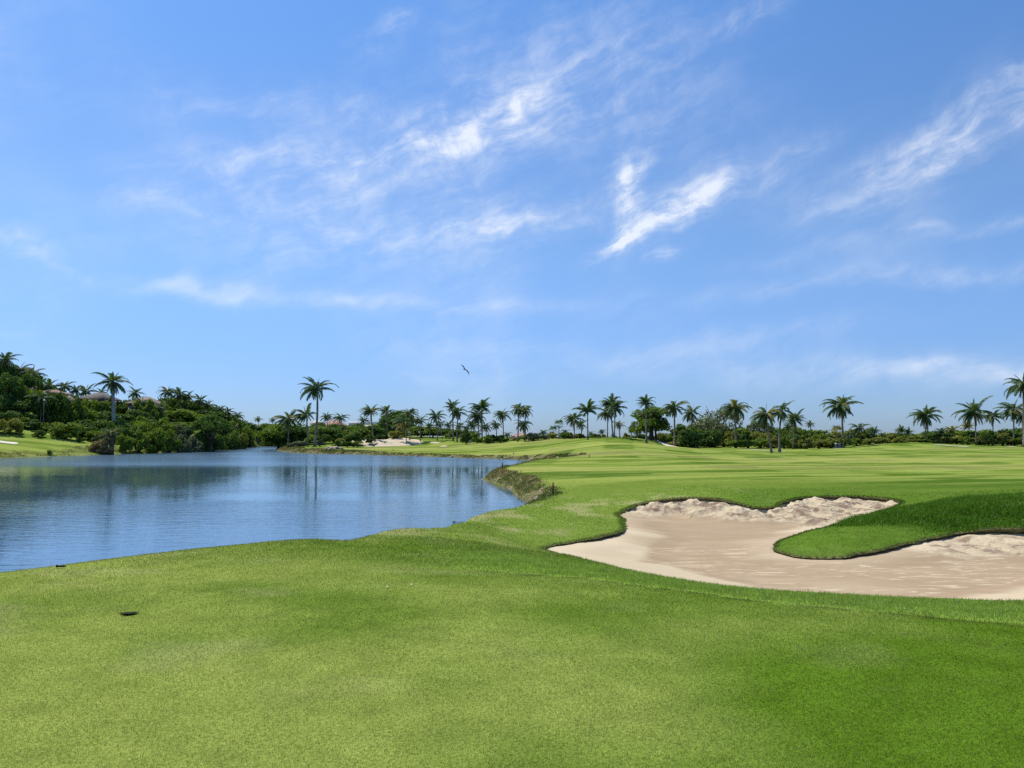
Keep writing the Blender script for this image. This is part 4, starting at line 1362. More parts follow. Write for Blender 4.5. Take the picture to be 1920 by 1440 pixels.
# small palms and fan palms in the belts
for px, cy, fl, d, kind, mm, lab in [
    (1037, 808, 8, 160, 'fan', 'palm', 'left of two fan palms behind the grey-green bush'), (1048, 797, 9, 160, 'fan', 'palm', 'taller of two fan palms behind the grey-green bush'),
    (1060, 809, 8, 160, 'palm', 'palm', 'tiny palm right of the two fan palms'), (1020, 811, 9, 158, 'palm', 'palm', 'low palm on the left of the grey-green bush'),
    (952, 815, 8, 165, 'palm', 'palm', 'dark dwarf palm left of the red tile roof'), (1129, 809, 7, 158, 'palm', 'palm', 'dwarf palm left of the leaning trio'),
    (1108, 812, 6, 160, 'palm', 'palm', 'dwarf palm at the foot of the stiff upright palm'), (1195, 809, 8, 155, 'palm', 'palm', 'slim dwarf palm under the left side of the almond tree'),
    (1570, 811, 12, 142, 'fan', 'palmyel', 'fan palm with a dead skirt directly behind the bins'), (1596, 815, 12, 146, 'palm', 'palm', 'leaning low palm just right of the bins'),
    (1640, 810, 12, 146, 'palm', 'palm', 'palm tuft at the right end of the bin shrubs'), (1655, 816, 8, 148, 'palm', 'palm', 'small grey palm left of the bare knoll'),
    (1690, 808, 13, 150, 'palm', 'palm', 'fan-topped palm tuft behind the bare knoll'), (1704, 811, 10, 151, 'palm', 'palm', 'round palm tuft right of the knoll tuft'),
    (1766, 808, 12, 150, 'palm', 'palm', 'spiky palm tuft right of the broad lone palm'), (1785, 806, 14, 150, 'palm', 'leafolive', 'olive palm tuft left of the wide-crowned palm'),
    (1815, 800, 14, 148, 'palm', 'palmyel', 'golden palm tuft left of the wide-crowned trunk'), (1880, 812, 10, 146, 'palm', 'palm', 'low palm tuft under the dark pale-hearted palm'),
    (1632, 811, 9, 148, 'fan', 'palm', 'small fan palm between the bins and the knoll'), (1548, 812, 9, 150, 'palm', 'palm', 'grey dwarf palm left of the bins'),
    (1478, 800, 10, 146, 'palm', 'palm', 'pale hanging palm behind the two curved palms'), (752, 800, 12, 175, 'palm', 'palmyel', 'golden tuft palm under the umbrella-shaped tree'),
    (806, 800, 10, 178, 'palm', 'palm', 'dark tuft palm between the sand and the lone palm'), (875, 806, 9, 172, 'palm', 'palm', 'dark tuft palm left of the dense clump')]:
    small_palm(px, HZ, px, cy, fl, lab, d, kind, mm, 'small palms in the shrub belts')

# royal palm and palms of the left hillside
palm(214, 785, 213, 722, 27, 'tall grey-trunked royal palm standing out on the left hillside', d=150, style='droop', n=18, dead=0, wind=-.3, yellow=0, rad=.26, trunk='trunkgrey', group='palms of the left hillside')
hillpalms = [(10, 672, 28, 150, 'topmost palm at the left edge of the hillside'), (38, 690, 22, 155, 'second palm from the left edge on the hillside crest'), (62, 698, 24, 152, 'palm with arching fronds on the upper left slope'),
             (92, 722, 22, 160, 'palm on the crest above the red eaves'), (122, 722, 20, 162, 'palm with split top above the cone-roofed hut'), (142, 728, 16, 166, 'palm right of the split-top palm on the crest'),
             (163, 732, 20, 170, 'low-slung palm behind the long brown roof'), (189, 733, 13, 172, 'palm between the long brown roof and the royal palm'), (255, 735, 16, 172, 'palm with raised fronds left of the grey roof'),
             (315, 733, 19, 182, 'left palm of the ridge clump right of the grey roof'), (338, 736, 20, 184, 'fullest palm of the ridge clump'), (352, 742, 16, 186, 'palm on the right shoulder of the ridge clump'),
             (376, 748, 17, 190, 'dark palm on the descending ridge'), (390, 756, 15, 192, 'second dark palm down the ridge'), (413, 765, 15, 200, 'third dark palm down the ridge'), (428, 770, 13, 204, 'fourth dark palm down the ridge'),
             (446, 776, 14, 208, 'spiky palm at the low end of the ridge'), (484, 783, 9, 250, 'far small palm at the head of the channel'), (512, 785, 8, 250, 'far twin palm right of the channel head'),
             (75, 742, 26, 140, 'olive palm low on the slope below the red eaves'), (128, 765, 18, 146, 'palm buried in shrubs below the cone-roofed hut'), (300, 762, 20, 168, 'pale-trunked palm on the slope below the grey roof'), (265, 752, 18, 166, 'palm beside the grey roof with hanging fronds'), (405, 790, 16, 180, 'palm low on the slope above the dark umbrella tree'), (440, 800, 14, 190, 'palm low on the slope near the channel')]
for px, cy, fl, d, lab in hillpalms:
    f = at(px, HZ, d)
    palm(px, HZ, px, cy + .22 * fl + 2, fl * .86, lab, d=d, style=random.choice(['droop', 'droop', 'round']), n=17, dead=1, wind=.5, yellow=.2, group='palms of the left hillside', rad=.12)

# ---- broad-leaved trees ----------------------------------------------------------------------
shrub(1226, 141, 757, 92, 'big dark round almond tree on many trunks by the cart path', 'tree', 'leafmid', 'large trees', 'almond_tree', 'tree', .18, limb=LIMB_MULTI)
shrub(1200, 146, 784, 42, 'left lobe tree joined to the big almond tree', 'tree', 'leafmid', 'large trees', 'almond_tree', 'tree', .2)
shrub(1345, 150, 752, 92, 'airy grey-green tree behind the full-crowned golden palm', 'open', 'leafgrey', 'large trees', 'broadleaf_tree', 'tree', .15)
shrub(1310, 152, 775, 56, 'sparse small tree between the ragged palm and the airy tree', 'open', 'leafgrey', 'large trees', 'broadleaf_tree', 'tree', .15)
shrub(1425, 148, 778, 52, 'airy small tree left of the two curved palms', 'open', 'leafgrey', 'large trees', 'broadleaf_tree', 'tree', .2)
shrub(745, 200, 771, 92, 'wide umbrella-shaped dark tree behind the pale sand', 'umbrella', 'leafdark', 'large trees', 'umbrella_tree', 'tree', .30)
shrub(742, 198, 782, 78, 'dense lower tree under the umbrella-shaped tree', 'tree', 'leafdark', 'large trees', 'broadleaf_tree', 'tree', .05)
shrub(396, 150, 778, 82, 'dark umbrella tree overhanging the lake at the hillside foot', 'umbrella', 'leafdark', 'large trees', 'umbrella_tree', 'tree', .45)
shrub(390, 152, 795, 66, 'dense dark shrub in the shade below the lake umbrella tree', 'bush', 'leafdark', 'lake shore shrubs')
# trees standing on and before the pale sand
sandtrees = [(522, 178, 794, 60), (548, 176, 792, 46), (575, 182, 797, 44), (601, 174, 798, 50), (626, 176, 800, 46), (652, 180, 797, 44), (672, 172, 796, 40), (694, 176, 798, 36), (712, 178, 802, 34), (790, 182, 798, 40), (812, 186, 801, 36), (836, 182, 804, 34), (858, 178, 806, 34), (880, 182, 808, 34)]
for i, (px, d, t, w) in enumerate(sandtrees):
    shrub(px, d, t - 2, w * 1.5, '%s round dark tree from the left in the far row behind the lake' % ORD[i], 'tree', 'leafdark' if i % 3 else 'leafmid', 'round trees in the far row', 'broadleaf_tree', 'tree', .04)
for i, (px, d, t, w) in enumerate([(500, 245, 795, 44), (478, 238, 798, 36), (528, 240, 794, 40), (462, 226, 800, 34), (512, 232, 806, 40), (555, 225, 800, 44)]):
    w *= 1.35
    t -= 3
    shrub(px, d, t, w, '%s tree closing the far end of the channel, counted as planted outward' % ORD[i] if 0 else ['tall pale tree', 'dark tree at the left', 'broad tree at the right', 'low tree at the far left', 'low waterside tree', 'dim tree behind the point'][i] + ' closing the far end of the channel', 'tree', 'leafdark' if i % 2 else 'leafmid', 'trees at the channel head', 'broadleaf_tree', 'tree', .05)
small_trees = [(665, 168, 806, 26, 'small round tree on a thin trunk on the pale sand'), (612, 168, 812, 22, 'small dark tree left of the pale sand'), (742, 172, 806, 30, 'yellowish shrub tree at the back of the pale sand'), (760, 174, 806, 26, 'straw-coloured shrub beside the yellowish shrub tree')]
for px, d, t, w, lab in small_trees:
    shrub(px, d, t, w, lab, 'tree' if w != 30 else 'bush', 'leafdark' if w < 26 else 'leafolive' if w > 26 else 'leafmid', 'small trees on the pale sand', 'broadleaf_tree', 'tree', .3)

# ---- shrub belt along the right: three staggered rows of sea grape --------------------------
def belt(row, x0, x1, step, d, top, wid, mats, words, kinds=('seagrape',), jit=6, dd=2.5):
    rs = random.Random(row)
    x, i = x0, 0
    while x < x1:
        px = x + rs.uniform(-3, 3)
        t = top(px) if callable(top) else top
        dist = (d(px) if callable(d) else d) + rs.uniform(-dd, dd)
        lab = '%s bush from the left in %s' % (ORD[min(i, len(ORD) - 1)], words)
        shrub(px, dist, t + rs.uniform(-jit, jit) * .6, wid * rs.uniform(.85, 1.4), lab, rs.choice(kinds), rs.choice(mats), words)
        x += step * rs.uniform(.8, 1.2)
        i += 1
def belt_d(px):
    return float(np.interp(px, [1230, 1300, 1450, 1560, 1640, 1720, 1800, 1920], [140, 140, 140, 143, 147, 147, 145, 143]))
belt(1, 1250, 1945, 21, lambda p: belt_d(p) - 3, lambda p: float(np.interp(p, [1250, 1330, 1450, 1600, 1680, 1760, 1920], [827, 823, 819, 818, 821, 816, 815])), 30, ['leafolive', 'leafolive', 'leafmid'], 'the low front row of the right shrub belt')
belt(2, 1262, 1950, 26, lambda p: belt_d(p) + 3, lambda p: float(np.interp(p, [1260, 1330, 1450, 1600, 1680, 1760, 1920], [804, 802, 806, 806, 814, 808, 805])), 40, ['leafolive', 'leafdark', 'leafmid'], 'the middle row of the right shrub belt', ('seagrape', 'bush'))
belt(3, 1275, 1950, 40, lambda p: belt_d(p) + 10, lambda p: float(np.interp(p, [1270, 1330, 1450, 1600, 1650, 1700, 1760, 1920], [797, 792, 798, 801, 811, 808, 803, 802])), 52, ['leafdark', 'leafmid'], 'the back row of the right shrub belt', ('bush',))
belt(4, 876, 1100, 17, 152, lambda p: float(np.interp(p, [880, 940, 960, 1000, 1030, 1100], [806, 815, 817, 816, 812, 812])), 26, ['leafdark', 'leafmid', 'leafolive'], 'the low belt behind the middle green', ('bush', 'seagrape'))
belt(5, 1100, 1262, 16, 158, lambda p: float(np.interp(p, [1100, 1180, 1260], [814, 814, 812])), 22, ['leafolive', 'leafdark'], 'the low belt behind the middle rise', ('bush', 'seagrape'))
shrub(1000, 146, 810, 26, 'rounded grey-green bush right of the red tile roof', 'bush', 'leafgrey', 'bushes in the middle distance')
shrub(1022, 147, 815, 20, 'second rounded grey-green bush beside the fan palms', 'bush', 'leafgrey', 'bushes in the middle distance')
shrub(1300, 134, 803, 62, 'large dark shrub behind the cart path under the ragged palm', 'bush', 'leafdark', 'bushes in the middle distance')
shrub(1280, 136, 806, 44, 'dark shrub right beside the grey-trunked palm', 'bush', 'leafdark', 'bushes in the middle distance')
shrub(1330, 136, 800, 50, 'dark shrub at the foot of the airy grey-green tree', 'bush', 'leafdark', 'bushes in the middle distance')
for i, (px, w) in enumerate([(634, 26), (652, 26), (670, 24)]):
    shrub(px, 146, 826, w, ['left', 'middle', 'right'][i] + ' third of the low clipped hedge on the lake point', 'bush', 'leafmid', 'low hedge on the lake point', 'hedge_shrub')
for i, (px, d, t, w, lab) in enumerate([(562, 150, 826, 30, 'pale weedy bush at the tip of the lake point'), (546, 152, 829, 24, 'straw-coloured bush at the very tip of the lake point'), (600, 152, 824, 26, 'pale flowering bush right of the tallest palm')]):
    shrub(px, d, t, w, lab, 'bush', 'leafgrey', 'bushes on the lake point')

# ---- left hillside --------------------------------------------------------------------------
sky_line = ([-60, 0, 30, 60, 80, 120, 160, 240, 300, 340, 380, 420, 450, 480], [668, 672, 684, 698, 712, 732, 744, 746, 740, 737, 754, 773, 783, 793])
def hill_row(row, frac, d, x0, x1, step, wid, mats, words, kinds):
    def top(p):
        s = float(np.interp(p, *sky_line))
        foot = float(np.interp(p, [0, 230, 300, 480], [826, 832, 845, 838]))
        return foot + (s - foot) * frac
    belt(row, x0, x1, step, d, top, wid, mats, words, kinds, 9, 4)
hill_row(11, .36, lambda p: float(np.interp(p, [0, 230, 480], [131, 138, 190])), -25, 260, 28, 50, ['leafdark', 'leafdark', 'leafmid'], 'the lowest row of the left hillside', ('bush',))
hill_row(12, .55, lambda p: float(np.interp(p, [0, 230, 480], [138, 146, 190])), -30, 350, 31, 62, ['leafdark', 'leafmid'], 'the second row of the left hillside', ('bush', 'tree'))
hill_row(13, .72, lambda p: float(np.interp(p, [0, 230, 480], [147, 157, 196])), -20, 440, 32, 64, ['leafdark', 'leafmid', 'leafmid'], 'the third row of the left hillside', ('tree', 'bush'))
hill_row(14, .90, lambda p: float(np.interp(p, [0, 230, 480], [157, 169, 205])), -30, 455, 36, 58, ['leafdark', 'leafmid'], 'the upper row of the left hillside', ('tree', 'bush'))
hill_row(15, 1.0, lambda p: float(np.interp(p, [0, 230, 480], [170, 182, 215])), -25, 470, 40, 60, ['leafdark'], 'the crest row of the left hillside', ('tree',))
# bushes hanging over the water
shore = [(236, 131, 812, 34, 'leafmid'), (262, 134, 806, 44, 'leafmid'), (290, 137, 800, 50, 'leafmid'), (318, 141, 806, 46, 'leafmid'), (340, 144, 815, 40, 'leafgrey'), (362, 147, 818, 44, 'leafgrey'), (430, 172, 806, 40, 'leafdark'), (448, 182, 808, 36, 'leafolive'), (466, 205, 812, 32, 'leafmid'), (412, 163, 812, 34, 'leafdark'),
         (270, 143, 786, 52, 'leafmid'), (310, 148, 784, 56, 'leafmid'), (345, 152, 792, 44, 'leafgrey'), (425, 182, 792, 46, 'leafmid'), (455, 205, 797, 40, 'leafmid')]
for i, (px, d, t, w, m_) in enumerate(shore):
    shrub(px, d, t, w, '%s waterside bush of the left shore, counted from the lawn%s' % (ORD[i], '' if i < 10 else ' and then behind'), 'bush', m_, 'waterside bushes of the left shore')
shrub(183, 135, 815, 34, 'grey bush behind the vine-covered stump on the left lawn', 'bush', 'leafgrey', 'bushes on the left lawn')
shrub(17, 127, 782, 50, 'pale olive bush at the left edge of the picture', 'bush', 'leafolive', 'bushes on the left lawn')
shrub(150, 130, 818, 16, 'dark clipped bush at the upper edge of the left lawn', 'bush', 'leafdark', 'bushes on the left lawn')
shrub(72, 128, 805, 26, 'dark clipped bush on the left lawn in tree shade', 'bush', 'leafdark', 'bushes on the left lawn')
shrub(94, 115.5, 842, 12, 'tiny bush on the bank of the left lawn', 'bush', 'leafdark', 'bushes on the left lawn', minh=.4)

# trees and shrubs screening the hillside houses
for i, (px, d, t, w, lab) in enumerate([(118, 145, 752, 34, 'bright shrub below the cone-roofed hut, left side'), (142, 146, 753, 34, 'bright shrub below the cone-roofed hut, right side'), (164, 161, 750, 30, 'shrub under the left end of the long brown roof'), (190, 160, 750, 34, 'shrub under the middle of the long brown roof'), (207, 162, 748, 26, 'shrub between the long brown roof and the royal palm'),
                                     (255, 164, 757, 32, 'shrub under the left end of the grey roof'), (278, 165, 756, 34, 'shrub under the right end of the grey roof'), (84, 144, 736, 40, 'shrub below the red eaves, left side'), (108, 145, 736, 42, 'shrub below the red eaves, right side'), (34, 140, 722, 40, 'leafy tree hiding the red-tiled corner'), (52, 141, 728, 36, 'leafy tree right of the red-tiled corner'),
                                     (12, 138, 700, 60, 'big dark tree at the left edge of the hillside'), (48, 146, 700, 50, 'tall dark tree on the upper left slope'), (124, 146, 742, 36, 'leafy shrub covering the right end of the red eaves'), (5, 150, 682, 60, 'topmost dark tree at the left edge'), (600, 218, 795, 40, 'tree below the round pavilion'), (632, 216, 798, 44, 'tree below the pinkish villa'), (668, 218, 798, 44, 'tree below the left of the white house'), (702, 218, 798, 44, 'tree below the right of the white house')]):
    shrub(px, d, t - 6, w * 1.2, lab, 'tree' if w > 38 else 'bush', 'leafdark' if w > 38 else 'leafmid', 'trees before the houses', 'broadleaf_tree' if w > 38 else 'shrub', 'tree' if w > 38 else 'shrub')
for i, (px, d, t, w, lab) in enumerate([(652, 155, 814, 30, 'rounded tree standing before the left of the pale sand'), (668, 154, 808, 34, 'dark rounded tree before the middle of the pale sand'), (694, 155, 812, 22, 'narrow dark tree before the pale sand'), (640, 154, 820, 26, 'low olive bush at the left tip of the pale sand')]):
    shrub(px, d, t, w, lab, 'tree' if i < 3 else 'bush', 'leafdark' if i != 3 else 'leafolive', 'trees before the pale sand', 'broadleaf_tree', 'tree', .22 if i < 3 else 0)
# ------------------------------------------------------------------ paths, sand and far bunkers
def drape(name, outline, m, lift=.05, step=1.2, kind='structure', rough=0.0, label=None, dome=0.0):
    """a sheet laid on the land inside a plan outline"""
    o = chaikin(np.array(outline), 2)
    o = resample(o, step)
    lo, hi = o.min(0), o.max(0)
    gx, gy = np.meshgrid(np.arange(lo[0], hi[0], step), np.arange(lo[1], hi[1], step))
    g = np.column_stack([gx.ravel(), gy.ravel()])
    if len(g):
        D, _, _ = nearest(o, g)
        g = g[inside(o, g) & (D > step * .35)]
    n = len(o)
    p = np.concatenate([o, g]) if len(g) else o
    vs, es, fs, *_ = delaunay_2d_cdt([Vector(v) for v in p], [(i, (i + 1) % n) for i in range(n)], [], 0, 1e-4, False)
    V = np.array([(v.x, v.y) for v in vs])
    T = np.array([f for f in fs if len(f) == 3], np.int32)
    T = T[inside(o, V[T].mean(1))]
    z = land(V[:, 0], V[:, 1]) + lift
    if dome:
        D, _, _ = nearest(o, V)
        z = z + dome * sstep(0, 5, D) * (.2 + fbm(V[:, 0], V[:, 1], .22, 4, 66)) + rough * (fbm(V[:, 0], V[:, 1], .8, 3, 67) - .5) * sstep(0, 2, D)
    me = mesh_from(name, np.column_stack([V, z]), T, True)
    return tag(obj(name, me, m), kind=kind)

def pix(lst):
    return [plan(px, d) for px, d in lst]
def strip(cen, w):
    cen = np.array(cen)
    t = np.gradient(cen, axis=0)
    t = np.stack([-t[:, 1], t[:, 0]], 1) / np.linalg.norm(t, axis=1, keepdims=True)
    w = np.asarray(w).reshape(-1, 1) if hasattr(w, '__len__') else w
    return np.concatenate([cen + t * w, (cen - t * w)[::-1]])
drape('cart_path', strip(pix([(1219, 147), (1232, 142), (1248, 136), (1266, 131), (1290, 128)]), 1.1), M['path'], .06, .8)
drape('cart_path', strip(pix([(1330, 127.5), (1380, 126), (1420, 123), (1450, 119), (1470, 117)]), .7), M['path'], .06, .8)
drape('cart_path', strip(pix([(1752, 136), (1775, 134), (1800, 131), (1815, 129)]), .7), M['path'], .06, .8)
drape('cart_path', strip(pix([(1885, 134), (1905, 132), (1925, 130)]), .8), M['path'], .06, .8)
drape('footpath', strip(pix([(-60, 120), (-20, 120.5), (10, 121), (34, 121.5)]), .8), M['path'], .06, .8)
drape('waste_sand', pix([(632, 156), (660, 153), (700, 151), (740, 153), (780, 156), (796, 160), (790, 170), (760, 182), (700, 186), (655, 178), (636, 166)]), M['palesand'], .05, 1.0, rough=1.3, dome=.9)
drape('far_bunker', pix([(803, 161), (812, 158.5), (820, 157), (826, 158), (820, 161), (812, 163)]), M['palesand'], .06, .8)
drape('far_bunker', pix([(824, 146), (832, 145), (841, 146), (836, 149), (828, 149)]), M['palesand'], .06, .8)
drape('far_bunker', pix([(870, 158), (880, 157), (887, 158.5), (880, 161), (872, 161)]), M['palesand'], .06, .8)

# ------------------------------------------------------------------ houses
def house(px, d, eave_py, roof_py, wpx, label, kind, roofm, wallm, depth=8.0, windows=2, name='house', over=.5):
    f = at(px, HZ, d)
    z = ground_z(f.x, f.y)
    w = wpx / F * d * .5
    ze, zr = at(px, eave_py, d).z - z, at(px, roof_py, d).z - z
    rt = root(name, (f.x, f.y, z), label, 'house', 'houses among the trees')
    dp = depth * .5
    mb = MB()
    if kind == 'round':
        mb.lathe([(w, -.3), (w, ze)], 14)
    else:
        mb.box(-w, w, -dp, dp, -.3, ze)
    obj('wall', mb.mesh('house_wall'), M[wallm], rt)
    mb = MB()
    o = over
    if kind == 'hip':
        rx = max(w - dp, w * .35)
        v = [(-w - o, -dp - o, ze), (w + o, -dp - o, ze), (w + o, dp + o, ze), (-w - o, dp + o, ze), (-rx, 0, zr), (rx, 0, zr), (-w - o, -dp - o, ze - .18), (w + o, -dp - o, ze - .18), (w + o, dp + o, ze - .18), (-w - o, dp + o, ze - .18)]
        mb.add(v, [(0, 1, 5, 4), (1, 2, 5), (2, 3, 4, 5), (3, 0, 4), (0, 6, 7, 1), (1, 7, 8, 2), (2, 8, 9, 3), (3, 9, 6, 0), (9, 8, 7, 6)])
    elif kind == 'round' or kind == 'cone':
        mb.lathe([(w + o, ze - .15), (w + o, ze + .02), (w * .55, ze + (zr - ze) * .52), (.05, zr)], 16)
    else:
        mb.box(-w - o * .6, w + o * .6, -dp - o * .6, dp + o * .6, ze + .003, zr)
    obj('roof', mb.mesh('house_roof'), M[roofm], rt)
    for i in range(windows):
        x = -w + (i + .5) * 2 * w / windows
        mb = MB()
        h0 = max(ze - 2.3, .4)
        mb.box(-.55, .55, -.06, .06, 0, min(1.5, max(ze - h0 - .4, .5)))
        wo = obj('window', mb.mesh('house_window'), M['wallwhite'], rt, (x, -dp - .03, h0))
        mb = MB()
        mb.box(-.46, .46, -.012, .012, .08, min(1.5, max(ze - h0 - .4, .5)) - .08)
        obj('pane', mb.mesh('window_pane'), M['glass'], wo, (0, -.065, 0))
    return rt
house(127, 150, 753, 741, 27, 'small hut with a grey thatched cone roof among the hillside shrubs', 'cone', 'thatch', 'wallcream', 3.6, 0, 'thatched_hut', .3)
house(184, 168, 749, 736, 42, 'long low house with brown thatched roof left of the royal palm', 'hip', 'thatchdark', 'wallcream', 7, 3)
house(272, 172, 757, 744, 38, 'house with dull grey roof on the hillside ridge', 'hip', 'thatch', 'wallcream', 7, 2)
house(97, 152, 738, 731, 28, 'house with red tile eaves showing high on the left slope', 'hip', 'tile', 'wallcream', 6, 2)
house(40, 147, 724, 718, 16, 'corner of a red-tiled house deep in the left trees', 'hip', 'tile', 'wallcream', 5, 1)
house(594, 232, 793, 787, 20, 'round pavilion with cream thatched roof right of the tallest palm', 'cone', 'path', 'wallcream', 4, 0, 'pavilion', .6)
house(628, 232, 798, 787, 32, 'villa with pinkish tile roof behind the small palms', 'hip', 'tile', 'wallwhite', 8, 4, 'house')
house(692, 236, 797, 791, 62, 'long white flat-roofed house above the far trees', 'flat', 'wallwhite', 'wallwhite', 8, 5)
house(978, 176, 820, 812, 44, 'low building with faded red tile roof behind three palms', 'hip', 'tile', 'wallcream', 8, 4)

# ------------------------------------------------------------------ bins
pd = 138.0
bp = at(1574, 841, pd)
bz = ground_z(bp.x, bp.y)
mb = MB(); mb.box(-1.25, 1.25, -.5, .5, -.1, .07)
tag(obj('concrete_pad', mb.mesh('concrete_pad'), M['concrete'], None, (bp.x, bp.y, bz)), 'flat concrete pad under the three grey bins', 'pad')
for i, nm in enumerate(('left', 'middle', 'right')):
    rt = root('trash_bin', (bp.x + (i - 1) * .66, bp.y, bz + .07), nm + ' one of three grey bins under the lush palm', 'bin', 'three grey bins')
    mb = MB(); mb.lathe([(.22, 0), (.24, .05), (.27, .72), (.28, .74)], 12)
    obj('body', mb.mesh('bin_body', True), M['bingrey'], rt)
    mb = MB(); mb.lathe([(.30, .742), (.31, .79), (.22, .88), (.06, .91)], 12)
    obj('lid', mb.mesh('bin_lid', True), M['binlid'], rt)

# ------------------------------------------------------------------ lamp post on the left slope
f = at(80, HZ, 136.0)
z0 = ground_z(f.x, f.y)
ht = at(80, 752, 136.0).z - z0
rt = root('street_lamp', (f.x, f.y, z0), 'slim lamp post with white globe among the left hillside shrubs', 'lamp post')
mb = MB(); mb.tube([(0, 0, -.2), (0, 0, ht * .5), (0, 0, ht)], [.06, .05, .04], 8)
obj('pole', mb.mesh('lamp_pole', True), M['trunk'], rt)
mb = MB(); mb.lathe([(.04, 0), (.12, .05), (.16, .15), (.12, .25), (.03, .3)], 10)
obj('lamp_globe', mb.mesh('lamp_globe', True), M['lamp'], rt, (0, 0, ht))

# ------------------------------------------------------------------ the vine-covered palm stump on the left shore
f = at(203, HZ, 126.0)
z0 = max(ground_z(f.x, f.y), .05)
rt = root('stump_palm', (f.x, f.y, z0), 'squat trimmed palm draped in dry vines at the left waterside', 'palm tree')
for k, (dx, hh) in enumerate(((0.55, 3.0), (-.35, 2.6))):
    obj('trunk', trunk_mesh('stump_trunk', (dx * .3, 0, hh), .38, .34, (0, 0), 6, 1.3), M['bark'], rt, (dx, 0, 0))
rs = random.Random(5)
for k in range(16):
    az = k * 2.4
    o = obj('frond', rs.choice(FROND['up' if k < 9 else 'mid']), M['palm'] if k % 3 else M['palmdry'], rt, (.3, 0, 3.0), (rs.uniform(-.3, .3), -R(80 - 70 * k / 16), az), 1.9 * rs.uniform(.8, 1.1))
for k, (dx, w, h) in enumerate(((-1.1, 1.5, 2.6), (-1.9, 1.0, 1.5), (.1, 1.1, 1.4))):
    obj('vine', LEAF['bush'][k], M['vine'], rt, (dx, -.5, 0), (0, 0, k), (w, w * .9, h / 1.25))

# ------------------------------------------------------------------ rocks
def rock_mesh(name, seed):
    r = np.random.default_rng(seed)
    import itertools
    V = []
    for i, j in itertools.product(range(5), range(7)):
        th, ph = math.pi * (i + .5) / 5, 2 * math.pi * (j + .5 * (i % 2)) / 7
        q = r.uniform(.72, 1.15)
        V.append((q * math.sin(th) * math.cos(ph), q * .85 * math.sin(th) * math.sin(ph), q * .62 * math.cos(th)))
    Fc = []
    for i in range(4):
        for j in range(7):
            a, b = i * 7 + j, i * 7 + (j + 1) % 7
            Fc.append((a, a + 7, b + 7, b))
    Fc += [tuple(range(7)), tuple(range(28, 35))[::-1]]
    return mesh_from(name, V, Fc)
ROCK = [rock_mesh('rock_%d' % i, i) for i in range(5)]
rs = random.Random(99)
def rock(x, y, s, label, group, dz=0.0):
    z = max(ground_z(x, y), WATER - .05)
    o = obj('rock', rs.choice(ROCK), M['rock'], None, (x, y, z + s * .2 + dz), (rs.uniform(-.5, .5), rs.uniform(-.5, .5), rs.uniform(0, 6.28)), (s, s * rs.uniform(.7, 1), s * rs.uniform(.7, 1)))
    tag(o, label, 'rock', group)
for i in range(22):
    a = at_z(rs.uniform(607, 640), 850.5, -CAM_H)
    rock(a[0] + rs.uniform(-.3, .3), a[1] + rs.uniform(.0, 2.2), rs.uniform(.25, .48), 'pale broken rock in the heap at the foot of the far bank', 'pale rocks heaped on the far bank', rs.uniform(0, .25))
shl = lake[(np.hypot(lake[:, 0], lake[:, 1]) > 33) & (np.hypot(lake[:, 0], lake[:, 1]) < 62) & (lake[:, 0] > -4)]
for i in range(34):
    p = shl[rs.randrange(len(shl))]
    x, y = p[0] + rs.uniform(-.1, .9), p[1] + rs.uniform(-.4, .6)
    if ground_z(x, y) > -.05:
        rock(x, y, rs.uniform(.04, .10), 'small pale stone on the eroded bank of the near point', 'small stones on the near point')
for i in range(14):
    a = at_z(rs.uniform(984, 1000), rs.uniform(938, 945), -CAM_H + .1)
    rock(a[0] + .2, a[1] + .4, rs.uniform(.05, .11), 'pale rubble where the near point meets the lawn', 'rubble at the root of the near point')
shf = lake[(lake[:, 1] > 84) & (lake[:, 1] < 150) & (lake[:, 0] / lake[:, 1] > -.30)]
for i in range(40):
    p = shf[rs.randrange(len(shf))]
    rock(p[0] + rs.uniform(-.3, .3), p[1] + rs.uniform(-.1, .7), rs.uniform(.10, .26), 'pale stone at the water line of the far bank', 'stones along the far bank')

# ------------------------------------------------------------------ hazard stakes
for px, py, hpx, lab in [(1037, 928, 23, 'nearest dark hazard stake above the eroded point'), (942, 879, 12, 'dark stake at the tip of the near point'), (1105, 858, 6, 'thin stake at the end of the far inlet'), (963, 853, 6, 'thin stake on the far bank of the inlet'), (737, 846, 5, 'thin stake on the far bank below the sand')]:
    d = hit(px, py, 20, 200) or 60.0
    p = at(px, py, d)
    h = hpx / F * d
    z = ground_z(p.x, p.y)
    rt = root('hazard_stake', (p.x, p.y, z), lab, 'stake', 'hazard stakes round the lake')
    mb = MB(); mb.box(-.035, .035, -.035, .035, -.2, h - .06)
    obj('post', mb.mesh('stake_post'), M['stake'] if px == 1037 else M['black'], rt)
    mb = MB(); mb.add([(-.035, -.035, 0), (.035, -.035, 0), (.035, .035, 0), (-.035, .035, 0), (0, 0, .06)], [(3, 2, 1, 0), (0, 1, 4), (1, 2, 4), (2, 3, 4), (3, 0, 4)])
    obj('tip', mb.mesh('stake_tip'), M['black'], rt, (0, 0, h - .06))

